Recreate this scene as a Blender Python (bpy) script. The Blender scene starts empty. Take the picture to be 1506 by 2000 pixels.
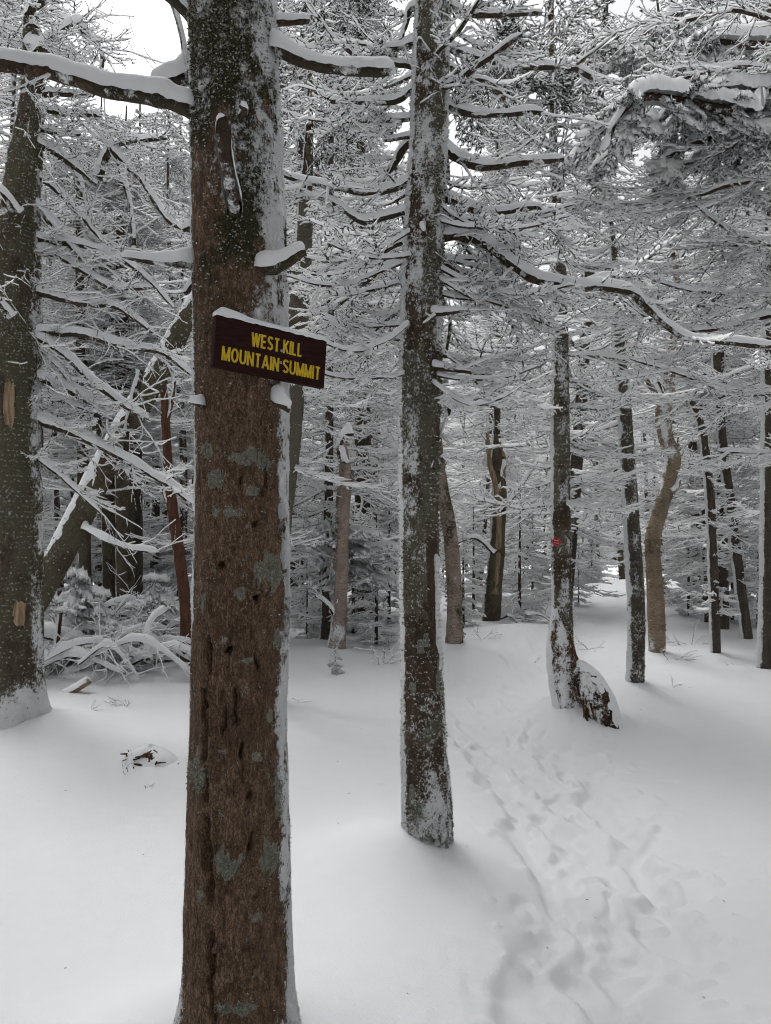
import bpy, math, random
import numpy as np
from mathutils import Vector, Matrix

# ------------------------------------------------------------------ camera, sky, sun, exposure
sc = bpy.context.scene
COL = sc.collection
EYE = 1.6
FPX = 1500.0                      # focal length in photograph pixels (1506 x 2000)

cam_d = bpy.data.cameras.new("camera")
cam_d.sensor_fit = 'VERTICAL'
cam_d.sensor_height = 24.0
cam_d.lens = 24.0 * FPX / 2000.0
cam_d.clip_start = 0.05
cam_d.clip_end = 1000.0
cam = bpy.data.objects.new("camera", cam_d)
cam.location = (0, 0, EYE)
cam.rotation_euler = (math.radians(90), 0, 0)
COL.objects.link(cam)
sc.camera = cam

SUN_EL, SUN_AZ = math.radians(62), math.radians(-35)
world = bpy.data.worlds.new("World")
sc.world = world
world.use_nodes = True
wn = world.node_tree
wn.nodes.clear()
w_out = wn.nodes.new('ShaderNodeOutputWorld')
w_bg = wn.nodes.new('ShaderNodeBackground')
w_hs = wn.nodes.new('ShaderNodeHueSaturation')
w_sky = wn.nodes.new('ShaderNodeTexSky')
w_sky.sky_type = 'NISHITA'
w_sky.sun_disc = False
w_sky.sun_elevation = SUN_EL
w_sky.sun_rotation = SUN_AZ
w_sky.air_density = 1.0
w_sky.dust_density = 6.0
w_sky.ozone_density = 1.0
w_hs.inputs['Saturation'].default_value = 0.10      # overcast: nearly colourless
wn.links.new(w_sky.outputs[0], w_hs.inputs['Color'])
wn.links.new(w_hs.outputs[0], w_bg.inputs['Color'])
w_bg.inputs['Strength'].default_value = 0.15
wn.links.new(w_bg.outputs[0], w_out.inputs[0])

sun_d = bpy.data.lights.new("sun", 'SUN')
sun_d.energy = 0.7
sun_d.angle = math.radians(40)
sun_d.color = (1.0, 0.98, 0.95)
sun = bpy.data.objects.new("sun", sun_d)
sun.rotation_euler = (math.pi / 2 - SUN_EL, 0, math.pi - SUN_AZ)
COL.objects.link(sun)

sc.view_settings.view_transform = 'Standard'
sc.view_settings.look = 'None'
sc.view_settings.gamma = 1.0
sc.view_settings.exposure = 0.32
sc.view_settings.use_curve_mapping = False
sc.render.film_transparent = False
sc.cycles.max_bounces = 6
sc.cycles.diffuse_bounces = 3
sc.cycles.glossy_bounces = 2
sc.cycles.use_adaptive_sampling = True
sc.cycles.adaptive_threshold = 0.05
sc.cycles.filter_width = 1.0
sc.cycles.caustics_reflective = False
sc.cycles.caustics_refractive = False

# ------------------------------------------------------------------ helpers
rs = np.random.RandomState(7)


def W(px, py, d):
    """point of the place seen at a photograph pixel, d metres ahead"""
    return np.array([(px - 753.0) / FPX * d, d, EYE + (1000.0 - py) / FPX * d])


def _hash(ix, iy, iz, seed):
    h = (ix.astype(np.int64) * 374761393 + iy.astype(np.int64) * 668265263 + iz.astype(np.int64) * 2147483647 + seed * 974711) & 0xFFFFFFFF
    h = ((h ^ (h >> 13)) * 1274126177) & 0xFFFFFFFF
    h = ((h ^ (h >> 16)) * 2246822519) & 0xFFFFFFFF
    return ((h ^ (h >> 15)) & 0xFFFFFF) / float(0xFFFFFF)


def noise(x, y, z, seed=0):
    x, y, z = np.broadcast_arrays(np.asarray(x, float), np.asarray(y, float), np.asarray(z, float))
    ix, iy, iz = np.floor(x), np.floor(y), np.floor(z)
    fx, fy, fz = x - ix, y - iy, z - iz
    fx, fy, fz = fx * fx * (3 - 2 * fx), fy * fy * (3 - 2 * fy), fz * fz * (3 - 2 * fz)
    r = 0
    for a in (0, 1):
        wx = fx if a else 1 - fx
        for b in (0, 1):
            wy = fy if b else 1 - fy
            for c in (0, 1):
                wz = fz if c else 1 - fz
                r = r + wx * wy * wz * _hash(ix + a, iy + b, iz + c, seed)
    return r


def fbm(x, y, z, oct=3, seed=0):
    s, a, t = 0, 1.0, 0
    for i in range(oct):
        s = s + a * noise(x * 2 ** i, y * 2 ** i, z * 2 ** i, seed + i * 17)
        t += a
        a *= .5
    return s / t


def sstep(a, b, x):
    t = np.clip((x - a) / (b - a), 0, 1)
    return t * t * (3 - 2 * t)


def mesh(name, V, Q=None, T=None, mats=(), mi=None, smooth=True, attrs=None):
    """mesh from arrays: quads Q, triangles T; mi material index per face (quads first)"""
    V = np.asarray(V, np.float32).reshape(-1, 3)
    me = bpy.data.meshes.new(name)
    nq = 0 if Q is None else len(Q)
    nt = 0 if T is None else len(T)
    idx = []
    if nq:
        idx.append(np.asarray(Q, np.int32).ravel())
    if nt:
        idx.append(np.asarray(T, np.int32).ravel())
    idx = np.concatenate(idx)
    me.vertices.add(len(V))
    me.vertices.foreach_set('co', V.ravel())
    me.loops.add(len(idx))
    me.loops.foreach_set('vertex_index', idx)
    me.polygons.add(nq + nt)
    ls = np.concatenate([np.arange(nq) * 4, nq * 4 + np.arange(nt) * 3]).astype(np.int32)
    me.polygons.foreach_set('loop_start', ls)
    if mi is not None:
        me.polygons.foreach_set('material_index', np.asarray(mi, np.int32))
    me.polygons.foreach_set('use_smooth', np.full(nq + nt, smooth, bool))
    for m in mats:
        me.materials.append(m)
    if attrs:
        for k, v in attrs.items():
            at = me.attributes.new(k, 'FLOAT', 'POINT')
            at.data.foreach_set('value', np.asarray(v, np.float32).ravel())
    me.update(calc_edges=True)
    return me


def obj(name, me, parent=None, loc=(0, 0, 0), kind=None, label=None, cat=None, group=None):
    o = bpy.data.objects.new(name, me)
    COL.objects.link(o)
    o.location = loc
    if parent:
        o.parent = parent
    if kind:
        o['kind'] = kind
    if label:
        o['label'] = label
    if cat:
        o['category'] = cat
    if group:
        o['group'] = group
    return o


def thing(name, loc, label, cat, group=None):
    return obj(name, None, None, tuple(loc), None, label, cat, group)


class MB:
    """collects pieces into one mesh"""
    def __init__(s):
        s.V, s.Q, s.T, s.mq, s.mt, s.n = [], [], [], [], [], 0

    def add(s, V, Q=None, T=None, mq=0, mt=0):
        V = np.asarray(V, float).reshape(-1, 3)
        if Q is not None and len(Q):
            Q = np.asarray(Q)
            s.Q.append(Q + s.n)
            s.mq.append(np.broadcast_to(mq, len(Q)))
        if T is not None and len(T):
            T = np.asarray(T)
            s.T.append(T + s.n)
            s.mt.append(np.broadcast_to(mt, len(T)))
        s.V.append(V)
        s.n += len(V)

    def build(s, name, mats, smooth=True):
        Q = np.concatenate(s.Q) if s.Q else None
        T = np.concatenate(s.T) if s.T else None
        mi = np.concatenate([np.asarray(m) for m in s.mq + s.mt])
        return mesh(name, np.concatenate(s.V), Q, T, mats, mi, smooth)


# ------------------------------------------------------------------ materials
def new_mat(name):
    m = bpy.data.materials.new(name)
    m.use_nodes = True
    m.node_tree.nodes.clear()
    return m, m.node_tree


class NT:
    def __init__(s, nt):
        s.nt = nt

    def n(s, typ, ins=None, **kw):
        nd = s.nt.nodes.new(typ)
        for k, v in kw.items():
            setattr(nd, k, v)
        for k, v in (ins or {}).items():
            sock = nd.inputs[k]
            if isinstance(v, bpy.types.NodeSocket):
                s.nt.links.new(v, sock)
            else:
                sock.default_value = v
        return nd

    def noise(s, vec, scale, detail=3, rough=.55):
        return s.n('ShaderNodeTexNoise', {'Vector': vec, 'Scale': scale, 'Detail': detail, 'Roughness': rough}).outputs['Fac']

    def math(s, op, a, b=0.0, c=0.0):
        return s.n('ShaderNodeMath', {0: a, 1: b, 2: c}, operation=op).outputs[0]

    def step(s, a, b, x):
        return s.n('ShaderNodeMapRange', {'Value': x, 'From Min': a, 'From Max': b}, interpolation_type='SMOOTHSTEP').outputs[0]

    def mix(s, f, a, b):
        nd = s.nt.nodes.new('ShaderNodeMix')
        nd.data_type = 'RGBA'
        for k, v in ((0, f), (6, a), (7, b)):
            if isinstance(v, bpy.types.NodeSocket):
                s.nt.links.new(v, nd.inputs[k])
            else:
                nd.inputs[k].default_value = v if k == 0 else (*v, 1) if len(v) == 3 else v
        return nd.outputs[2]

    def finish(s, col, rough, bump=None, bstr=.3, bdist=.01, spec=.3):
        b = s.n('ShaderNodeBsdfPrincipled')
        for k, v in (('Base Color', col), ('Roughness', rough), ('Specular IOR Level', spec)):
            if isinstance(v, bpy.types.NodeSocket):
                s.nt.links.new(v, b.inputs[k])
            else:
                b.inputs[k].default_value = (*v, 1) if isinstance(v, tuple) else v
        if bump is not None:
            bp = s.n('ShaderNodeBump', {'Height': bump, 'Strength': bstr, 'Distance': bdist})
            s.nt.links.new(bp.outputs[0], b.inputs['Normal'])
        o = s.n('ShaderNodeOutputMaterial')
        s.nt.links.new(b.outputs[0], o.inputs[0])


def mat_snow(name, c=(.86, .87, .885), scale=60, bstr=.25, bdist=.006):
    m, nt = new_mat(name)
    t = NT(nt)
    g = t.n('ShaderNodeNewGeometry').outputs['Position']
    a = t.noise(g, scale, 3, .65)
    b = t.noise(g, 9, 1)
    col = t.mix(b, tuple(x * .96 for x in c), c)
    t.finish(col, .75, t.math('ADD', a, b), bstr, bdist, .15)
    return m


def mat_bark(name, dark, light, lichen=(.27, .30, .25), moss=(.040, .038, .020), stretch=5., scale=28., moss_n=.0, lich_n=.0, bstr=.8, speck=.0, plates=0.):
    """bark; vertex attributes lichen, moss and rime say where each grows"""
    m, nt = new_mat(name)
    t = NT(nt)
    tc = t.n('ShaderNodeTexCoord').outputs['Object']
    mp = t.n('ShaderNodeMapping', {'Vector': tc, 'Scale': (1, 1, 1 / stretch)}).outputs[0]
    n1 = t.noise(mp, scale, 5, .65)
    n2 = t.noise(t.n('ShaderNodeMapping', {'Vector': tc, 'Scale': (1, 1, .6)}).outputs[0], 110, 4, .75)
    n3 = t.noise(tc, 5, 3)
    n4 = t.noise(tc, 34, 4, .7)
    f = t.step(.32, .68, t.math('ADD', t.math('MULTIPLY', n1, .6), t.math('MULTIPLY', n2, .4)))
    col = t.mix(f, dark, light)
    col = t.mix(t.math('MULTIPLY', t.step(.4, .75, n3), .45), col, tuple(x * .55 for x in dark))
    edge = None
    if plates:
        dn = t.n('ShaderNodeTexNoise', {'Vector': tc, 'Scale': 55., 'Detail': 4.}).outputs['Color']
        dv = t.n('ShaderNodeVectorMath', {0: dn, 1: (.03, .03, .05)}, operation='MULTIPLY').outputs[0]
        pv = t.n('ShaderNodeVectorMath', {0: t.n('ShaderNodeMapping', {'Vector': tc, 'Scale': (1, 1, .42)}).outputs[0], 1: dv}, operation='ADD').outputs[0]
        vo = t.n('ShaderNodeTexVoronoi', {'Vector': pv, 'Scale': 95.}, feature='DISTANCE_TO_EDGE').outputs['Distance']
        vc = t.n('ShaderNodeTexVoronoi', {'Vector': pv, 'Scale': 95.}, feature='F1').outputs['Color']
        edge = t.step(.0, .16, vo)
        lum = t.n('ShaderNodeRGBToBW', {'Color': vc}).outputs[0]
        col = t.mix(t.math('MULTIPLY', lum, plates * .75), col, tuple(min(1, x * 1.25) for x in light))
        col = t.mix(t.math('MULTIPLY', t.math('SUBTRACT', 1., edge), plates), col, tuple(x * .45 for x in dark))
    la = t.n('ShaderNodeAttribute', attribute_name='lichen').outputs['Fac']
    ma = t.n('ShaderNodeAttribute', attribute_name='moss').outputs['Fac']
    ra = t.n('ShaderNodeAttribute', attribute_name='rime').outputs['Fac']
    # moss
    mm = t.step(.48, .62, t.math('ADD', t.math('MULTIPLY', ma, .7), t.math('MULTIPLY', n4, .5)))
    mcol = t.mix(n2, tuple(x * .55 for x in moss), tuple(x * 1.7 for x in moss))
    col = t.mix(mm, col, mcol)
    # lichen
    lm = t.step(.50, .62, t.math('ADD', t.math('MULTIPLY', la, .6), t.math('MULTIPLY', n4, .45)))
    lcol = t.mix(t.step(.35, .65, n2), tuple(x * .5 for x in lichen), lichen)
    col = t.mix(t.math('MULTIPLY', lm, .85), col, lcol)
    # blown-on rime
    n5 = t.noise(mp, 130, 2, .75)
    rm = t.step(.80, .93, t.math('ADD', t.math('MULTIPLY', ra, .58), t.math('ADD', t.math('MULTIPLY', n4, .55), t.math('ADD', t.math('MULTIPLY', n2, .35), t.math('MULTIPLY', n5, .20)))))
    if speck:
        rm = t.math('MAXIMUM', rm, t.math('MULTIPLY', t.step(.60, .68, t.math('ADD', t.math('MULTIPLY', n5, .7), t.math('MULTIPLY', n4, .3))), speck))
    col = t.mix(rm, col, (.78, .79, .80))
    h = t.math('ADD', t.math('MULTIPLY', n1, .7), t.math('ADD', t.math('MULTIPLY', n2, .35), t.math('MULTIPLY', rm, .5)))
    if edge is not None:
        h = t.math('ADD', h, t.math('MULTIPLY', edge, .55 * plates))
    t.finish(col, .9, h, bstr, .012, .15)
    return m


def mat_plain(name, a, b, scale=20, rough=.85, stretch=1., bstr=.3, bdist=.006, spec=.25):
    m, nt = new_mat(name)
    t = NT(nt)
    tc = t.n('ShaderNodeTexCoord').outputs['Object']
    mp = t.n('ShaderNodeMapping', {'Vector': tc, 'Scale': (1, 1, 1 / stretch)}).outputs[0]
    n1 = t.noise(mp, scale, 4, .6)
    col = t.mix(t.step(.3, .7, n1), a, b)
    t.finish(col, rough, n1, bstr, bdist, spec)
    return m


def mat_twig(name, a=(.05, .042, .036), frost=(.72, .73, .74), lo=.39, hi=.58):
    """thin wood with hoar frost stuck to it in flecks"""
    m, nt = new_mat(name)
    t = NT(nt)
    g = t.n('ShaderNodeNewGeometry').outputs['Position']
    n1 = t.noise(g, 60, 1, .6)
    col = t.mix(t.step(lo, hi, n1), a, frost)
    b = t.n('ShaderNodeBsdfDiffuse', {'Color': col})
    nt.links.new(b.outputs[0], t.n('ShaderNodeOutputMaterial').inputs[0])
    return m


def mat_matt(name, c):
    m, nt = new_mat(name)
    t = NT(nt)
    b = t.n('ShaderNodeBsdfDiffuse', {'Color': (*c, 1)})
    nt.links.new(b.outputs[0], t.n('ShaderNodeOutputMaterial').inputs[0])
    return m


SNOW = mat_snow("snow_soft")
SNOW_T = mat_matt("snow_on_twigs", (.90, .905, .91))
RIME = mat_matt("rime", (.70, .71, .715))
FROSTED = mat_matt("frosted_moss", (.42, .42, .385))
BARK_A = mat_bark("bark_brown", (.036, .021, .014), (.255, .165, .108), lichen=(.31, .31, .25), stretch=2.4, scale=52, speck=.25, plates=.5, bstr=1.0)
BARK_B = mat_bark("bark_mossy", (.036, .027, .019), (.120, .082, .056), moss=(.115, .106, .078), stretch=2.5, scale=40, speck=.3, plates=.3)
BARK_C = mat_bark("bark_grey_brown", (.040, .032, .024), (.135, .104, .074), moss=(.095, .087, .056), stretch=2.4, scale=34, speck=.3, plates=.35)
BARK_D = mat_bark("bark_dark", (.042, .036, .030), (.140, .114, .092), moss=(.085, .078, .054), stretch=3, scale=30, speck=.5, plates=.35)
BARK_Y = mat_bark("bark_yellow_birch", (.130, .100, .068), (.400, .310, .225), lichen=(.35, .33, .3), stretch=.22, scale=26, bstr=.8, speck=.45)
BARK_P = mat_bark("bark_pink_birch", (.160, .118, .098), (.480, .385, .330), lichen=(.33, .33, .3), stretch=.2, scale=26, bstr=.8, speck=.45)
BARK_R = mat_bark("bark_red_brown", (.06, .028, .018), (.17, .085, .055), stretch=5, scale=26)
WOOD_TWIG = mat_twig("twig_wood")
WOOD_BR = mat_bark("bark_branch", (.030, .022, .016), (.115, .078, .054), moss=(.045, .04, .026), stretch=1, scale=40)
PALE_WOOD = mat_plain("split_wood", (.17, .115, .068), (.36, .262, .170), 60, .8, 9, .6)
ROT_WOOD = mat_plain("rotten_wood", (.018, .012, .008), (.13, .065, .03), 40, .9, 5, .9, .02)
NEEDLE = mat_twig("needles", (.024, .030, .022), (.62, .63, .64), .40, .60)
MOSS = mat_plain("moss", (.045, .042, .026), (.185, .168, .108), 60, .95, 1, 0)
LICHEN = mat_plain("lichen_flakes", (.13, .13, .10), (.34, .34, .28), 70, .95, 1, 0)


# ------------------------------------------------------------------ ground
ROOTS = []     # (x, y, radius, height) of snow mounds about the trunks


def px_ground(px, py):
    d = EYE * FPX / (py - 1000.0)
    return (px - 753.0) / FPX * d, d


TRACKS = []    # x0,y0,x1,y1,half-width,depth


def track(a, b, w, dep):
    x0, y0 = px_ground(*a)
    x1, y1 = px_ground(*b)
    TRACKS.append((x0, y0, x1, y1, w, dep))


for a, b, w, dp in (
        ((1000, 1590), (1085, 1750), 0.094, 0.046), ((1062, 1575), (1205, 1698), 0.082, 0.043),
        ((1190, 1770), (1235, 1875), 0.123, 0.053), ((1275, 1745), (1325, 1822), 0.090, 0.050),
        ((1145, 1520), (1236, 1634), 0.078, 0.037), ((1150, 1885), (1250, 1985), 0.107, 0.053),
        ((1120, 1770), (1165, 1850), 0.074, 0.031), ((1045, 1790), (1030, 1990), 0.107, 0.031),
        ((903, 1447), (990, 1535), 0.070, 0.037), ((940, 1437), (1062, 1533), 0.066, 0.040),
        ((985, 1545), (1030, 1600), 0.074, 0.037), ((1240, 1640), (1300, 1730), 0.074, 0.037),
        ((1090, 1545), (1160, 1590), 0.066, 0.031), ((1080, 1650), (1110, 1700), 0.057, 0.028),
        ((875, 1405), (905, 1445), 0.074, 0.034), ((905, 1400), (945, 1432), 0.066, 0.034),
        ((885, 1378), (915, 1398), 0.082, 0.031), ((925, 1365), (965, 1380), 0.098, 0.028),
        ((950, 1340), (985, 1352), 0.098, 0.031), ((1000, 1325), (1030, 1335), 0.098, 0.031),
        ((1010, 1303), (1040, 1308), 0.098, 0.031), ((1055, 1292), (1075, 1297), 0.115, 0.031),
        ((1085, 1277), (1105, 1281), 0.115, 0.037), ((1110, 1266), (1130, 1269), 0.123, 0.037),
        ((1125, 1255), (1140, 1258), 0.131, 0.037), ((1150, 1262), (1165, 1265), 0.115, 0.031),
        ((1140, 1240), (1155, 1243), 0.148, 0.037), ((1130, 1228), (1150, 1230), 0.164, 0.037),
        ((1160, 1215), (1175, 1217), 0.180, 0.037), ((1200, 1990), (1235, 2080), 0.115, 0.050),
        ((1080, 1890), (1100, 1960), 0.082, 0.025)):
    track(a, b, w, dp)
rt = random.Random(3)
for i in range(46):                       # smaller scuffs along the trodden way
    py = 1290 + 700 * rt.random() ** 1.4
    cx = np.interp(py, [1290, 1330, 1400, 1500, 1700, 2000], [1060, 955, 950, 1040, 1165, 1180]) + rt.gauss(0, 1) * np.interp(py, [1290, 1700, 2000], [25, 75, 100])
    l_ = np.interp(py, [1290, 2000], [10, 60]) * rt.uniform(.6, 1.3)
    track((cx, py), (cx + l_ * rt.uniform(.2, .9), py + l_), rt.uniform(.03, .065), rt.uniform(.012, .03))
PATH = [(.75, 1.2), (.72, 2.4), (.98, 3.4), (.97, 4.8), (.78, 6.0), (.95, 7.3), (1.95, 8.7), (2.7, 10.4), (3.5, 12.8), (4.6, 17), (6, 24)]


def seg_dist(x, y, x0, y0, x1, y1):
    dx, dy = x1 - x0, y1 - y0
    L = dx * dx + dy * dy + 1e-9
    t = np.clip(((x - x0) * dx + (y - y0) * dy) / L, 0, 1)
    return np.hypot(x - x0 - t * dx, y - y0 - t * dy), t


def gz(x, y, detail=True):
    x = np.asarray(x, float)
    y = np.asarray(y, float)
    z = .10 * (fbm(x * .45 + 3.1, y * .45 + 8.2, 0 * x, 3, 5) - .5) * sstep(1.5, 5, y)
    z = z + .035 * (noise(x * 1.4, y * 1.4, 0 * x, 9) - .5)
    # the summit falls away behind the first rows of trees; a low hump ahead on the right
    z = z - .065 * np.maximum(y - 13, 0) * sstep(13, 18, y)
    z = z + .36 * np.exp(-((x - 5.2) / 2.6) ** 2 - ((y - 14.5) / 3.0) ** 2)
    z = z + .30 * np.exp(-((x + 2.9) / 1.5) ** 2 - ((y - 8.6) / .9) ** 2)       # bank under the brush pile
    z = z - .10 * np.maximum(-x - 3, 0) * 0.6
    z = z + .16 * np.exp(-((x - 1.55) / .75) ** 2 - ((y - 9.7) / .6) ** 2)      # drift behind the second trunk
    for (mx, my, mr, mh) in ROOTS:
        r2 = ((x - mx) ** 2 + (y - my) ** 2) / (mr * mr)
        z = z + mh * np.exp(-r2)
    if detail:
        m = (x > -1.5) & (x < 5.5) & (y > 1) & (y < 16)
        xs, ys = x[m], y[m]
        wob = .11
        xw = xs + wob * (noise(xs * 5, ys * 5, 0 * xs, 31) - .5) + .03 * (noise(xs * 14, ys * 14, 0 * xs, 33) - .5)
        yw = ys + wob * (noise(xs * 5, ys * 5, 0 * xs + 4, 32) - .5) + .03 * (noise(xs * 14, ys * 14, 0 * xs + 3, 34) - .5)
        # the broad packed trough of the trail
        dmin = np.full(xs.shape, 9.)
        for i in range(len(PATH) - 1):
            dd, _ = seg_dist(xw, yw, *PATH[i], *PATH[i + 1])
            dmin = np.minimum(dmin, dd)
        dz = -.055 * (1 - sstep(.20, .52, dmin))
        dep = np.zeros_like(xs)
        lip = np.zeros_like(xs)
        for (x0, y0, x1, y1, w, dp) in TRACKS:
            dd, t = seg_dist(xw, yw, x0, y0, x1, y1)
            ww = w * (.85 + .25 * np.sin(t * 3.1))
            dep = np.maximum(dep, 0.9 * dp * (1 - sstep(ww * .35, ww * 1.08, dd)) * (1 - .45 * t * (y1 > y0)))
            lip = np.maximum(lip, .005 * np.exp(-((dd - ww * 1.18) / (.035)) ** 2))
        rough = (fbm(xs * 8, ys * 8, 0 * xs, 4, 41) - .5) * .034 * (1 - sstep(.25, .7, dmin)) + .016 * sstep(.72, .85, noise(xs * 16, ys * 16, 0 * xs, 44)) * (1 - sstep(.3, .8, dmin))
        # small marks where clots of snow dropped from the branches
        ck = noise(xs * 7, ys * 7, 0 * xs, 57)
        clot = .010 * sstep(.90, .97, ck)
        z[m] = z[m] + dz - dep + lip * (dep < .02) + rough - clot
    return z


def gz1(x, y):
    return float(gz(np.array([x]), np.array([y]), False)[0])


# ------------------------------------------------------------------ skins
ZUP = np.array([0, 0, 1.0])


def frames(P):
    T = np.gradient(P, axis=-2)
    T = T / (np.linalg.norm(T, axis=-1, keepdims=True) + 1e-9)
    S = np.cross(T, ZUP)
    n = np.linalg.norm(S, axis=-1, keepdims=True)
    S = np.where(n > .05, S / np.maximum(n, 1e-6), np.array([1.0, 0, 0]))
    U = np.cross(S, T)
    return T, S, U, n[..., 0]


def skin_thin(mb, P, R, H, wmul=1.25):
    """many thin twigs at once: 4-sided wood with a ridge of snow on top. P (N,k,3), R,H (N,k)"""
    if len(P) == 0:
        return
    P = np.asarray(P, float)
    T, S, U, hor = frames(P)
    R_, H_ = R[..., None], (H * hor)[..., None]
    b = P - U * R_
    l = P + S * R_ * wmul - U * R_ * .1
    t = P + U * R_ * .8 + ZUP * H_
    r = P - S * R_ * wmul - U * R_ * .1
    N, k = P.shape[:2]
    V = np.stack([b, l, t, r], 2)                     # N,k,4,3
    base = (np.arange(N)[:, None, None] * k + np.arange(k - 1)[None, :, None]) * 4
    j = np.arange(4)[None, None, :]
    j2 = (j + 1) % 4
    Q = np.stack([base + j, base + j2, base + 4 + j2, base + 4 + j], -1).reshape(-1, 4)
    mi = np.tile(np.array([0, 1, 1, 0]), N * (k - 1))
    mb.add(V.reshape(-1, 3), Q, None, mi)


def skin_fine(mb, P, R, H, wmul=1.3):
    """the finest twigs: three-sided, snow on the two upper faces, wood below"""
    T, S, U, hor = frames(P)
    R_, H_ = R[..., None], (H * hor)[..., None]
    V = np.stack([P + S * R_ * wmul - U * R_ * .5, P + U * R_ * .7 + ZUP * H_, P - S * R_ * wmul - U * R_ * .5], 2)
    N, k = P.shape[:2]
    base = (np.arange(N)[:, None, None] * k + np.arange(k - 1)[None, :, None]) * 3
    j = np.arange(3)[None, None, :]
    j2 = (j + 1) % 3
    Q = np.stack([base + j, base + j2, base + 3 + j2, base + 3 + j], -1).reshape(-1, 4)
    mb.add(V.reshape(-1, 3), Q, None, np.tile(np.array([1, 1, 0]), N * (k - 1)))


def tube(P, R, ns, jitter=0., seed=0, caps=True):
    """smooth closed tube"""
    P = np.asarray(P, float)
    T, S, U, _ = frames(P)
    th = np.linspace(0, 2 * np.pi, ns, endpoint=False)
    rr = np.asarray(R)[:, None] * np.ones(ns)[None]
    if jitter:
        q = P[:, None, :] + S[:, None, :] * np.cos(th)[None, :, None] * .05 + U[:, None, :] * np.sin(th)[None, :, None] * .05
        rr = rr * (1 + jitter * (noise(q[..., 0] * 45, q[..., 1] * 45, q[..., 2] * 45, seed) - .5) * 2)
    V = P[:, None, :] + rr[..., None] * (S[:, None, :] * np.cos(th)[None, :, None] + U[:, None, :] * np.sin(th)[None, :, None])
    k = len(P)
    i = np.arange(k - 1)[:, None]
    j = np.arange(ns)[None, :]
    Q = np.stack([i * ns + j, i * ns + (j + 1) % ns, (i + 1) * ns + (j + 1) % ns, (i + 1) * ns + j], -1).reshape(-1, 4)
    V = V.reshape(-1, 3)
    Tt = None
    if caps:
        c0, c1 = len(V), len(V) + 1
        V = np.concatenate([V, P[:1], P[-1:]])
        jj = np.arange(ns)
        Tt = np.concatenate([np.stack([np.full(ns, c0), (jj + 1) % ns, jj], -1),
                             np.stack([np.full(ns, c1), (k - 1) * ns + jj, (k - 1) * ns + (jj + 1) % ns], -1)])
    return V, Q, Tt


def snow_cap(P, R, H, seed=0, na=9, wide=1.08):
    """a ridge of snow lying along a branch"""
    P = np.asarray(P, float)
    R = np.asarray(R, float)
    H = np.asarray(H, float)
    T, S, U, hor = frames(P)
    k = len(P)
    th = np.linspace(np.pi * 1.06, -np.pi * .06, na)
    q = P * 13
    n1 = noise(q[:, 0], q[:, 1], q[:, 2], seed)
    n2 = noise(q[:, 0] * 3, q[:, 1] * 3, q[:, 2] * 3, seed + 3)
    n0 = noise(q[:, 0] * .45, q[:, 1] * .45, q[:, 2] * .45, seed + 8)
    hh = H * hor * (.22 + 1.0 * n0 + .5 * n1 + .2 * n2)
    end = np.minimum(1, np.minimum(np.arange(k) + .3, (k - 1 - np.arange(k)) + .05) / 5.0) ** .55
    end[0] = 1
    hh = hh * end
    w = R * wide + .25 * hh * end
    jag = (noise(q[:, 0, None] * 5, q[:, 1, None] * 5, q[:, 2, None] * 5 + th[None] * 1.5, seed + 5) - .5)
    c, s_ = np.cos(th)[None], np.sin(th)[None]
    x = w[:, None] * c * (1 + .10 * jag)
    zz = np.where(s_ > 0, (R + hh)[:, None] * np.sign(s_) * np.abs(s_) ** .75, R[:, None] * s_) + jag * (R * .35)[:, None] * (np.abs(s_) < .5)
    V = P[:, None] + S[:, None] * x[..., None]
    V = V + np.where(zz > 0, np.minimum(zz, R[:, None]), zz)[..., None] * U[:, None] + np.maximum(zz - R[:, None], 0)[..., None] * ZUP
    i = np.arange(k - 1)[:, None]
    j = np.arange(na - 1)[None]
    Q = np.stack([i * na + j, i * na + j + 1, (i + 1) * na + j + 1, (i + 1) * na + j], -1).reshape(-1, 4)
    jj = np.arange(1, na - 1)
    Tt = np.concatenate([np.stack([0 * jj, jj + 1, jj], -1), (k - 1) * na + np.stack([0 * jj, jj, jj + 1], -1)])
    return V.reshape(-1, 3), Q, Tt


def smooth_path(pts, n):
    """Catmull-Rom through points (rows may carry extra columns)"""
    p = np.asarray(pts, float)
    p = np.concatenate([[2 * p[0] - p[1]], p, [2 * p[-1] - p[-2]]])
    m = len(p) - 3
    u = np.linspace(0, m - 1e-6, n)
    i = np.floor(u).astype(int)
    t = (u - i)[:, None]
    a, b, c, d = p[i], p[i + 1], p[i + 2], p[i + 3]
    return .5 * (2 * b + (c - a) * t + (2 * a - 5 * b + 4 * c - d) * t ** 2 + (3 * b - a - 3 * c + d) * t ** 3)


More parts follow.
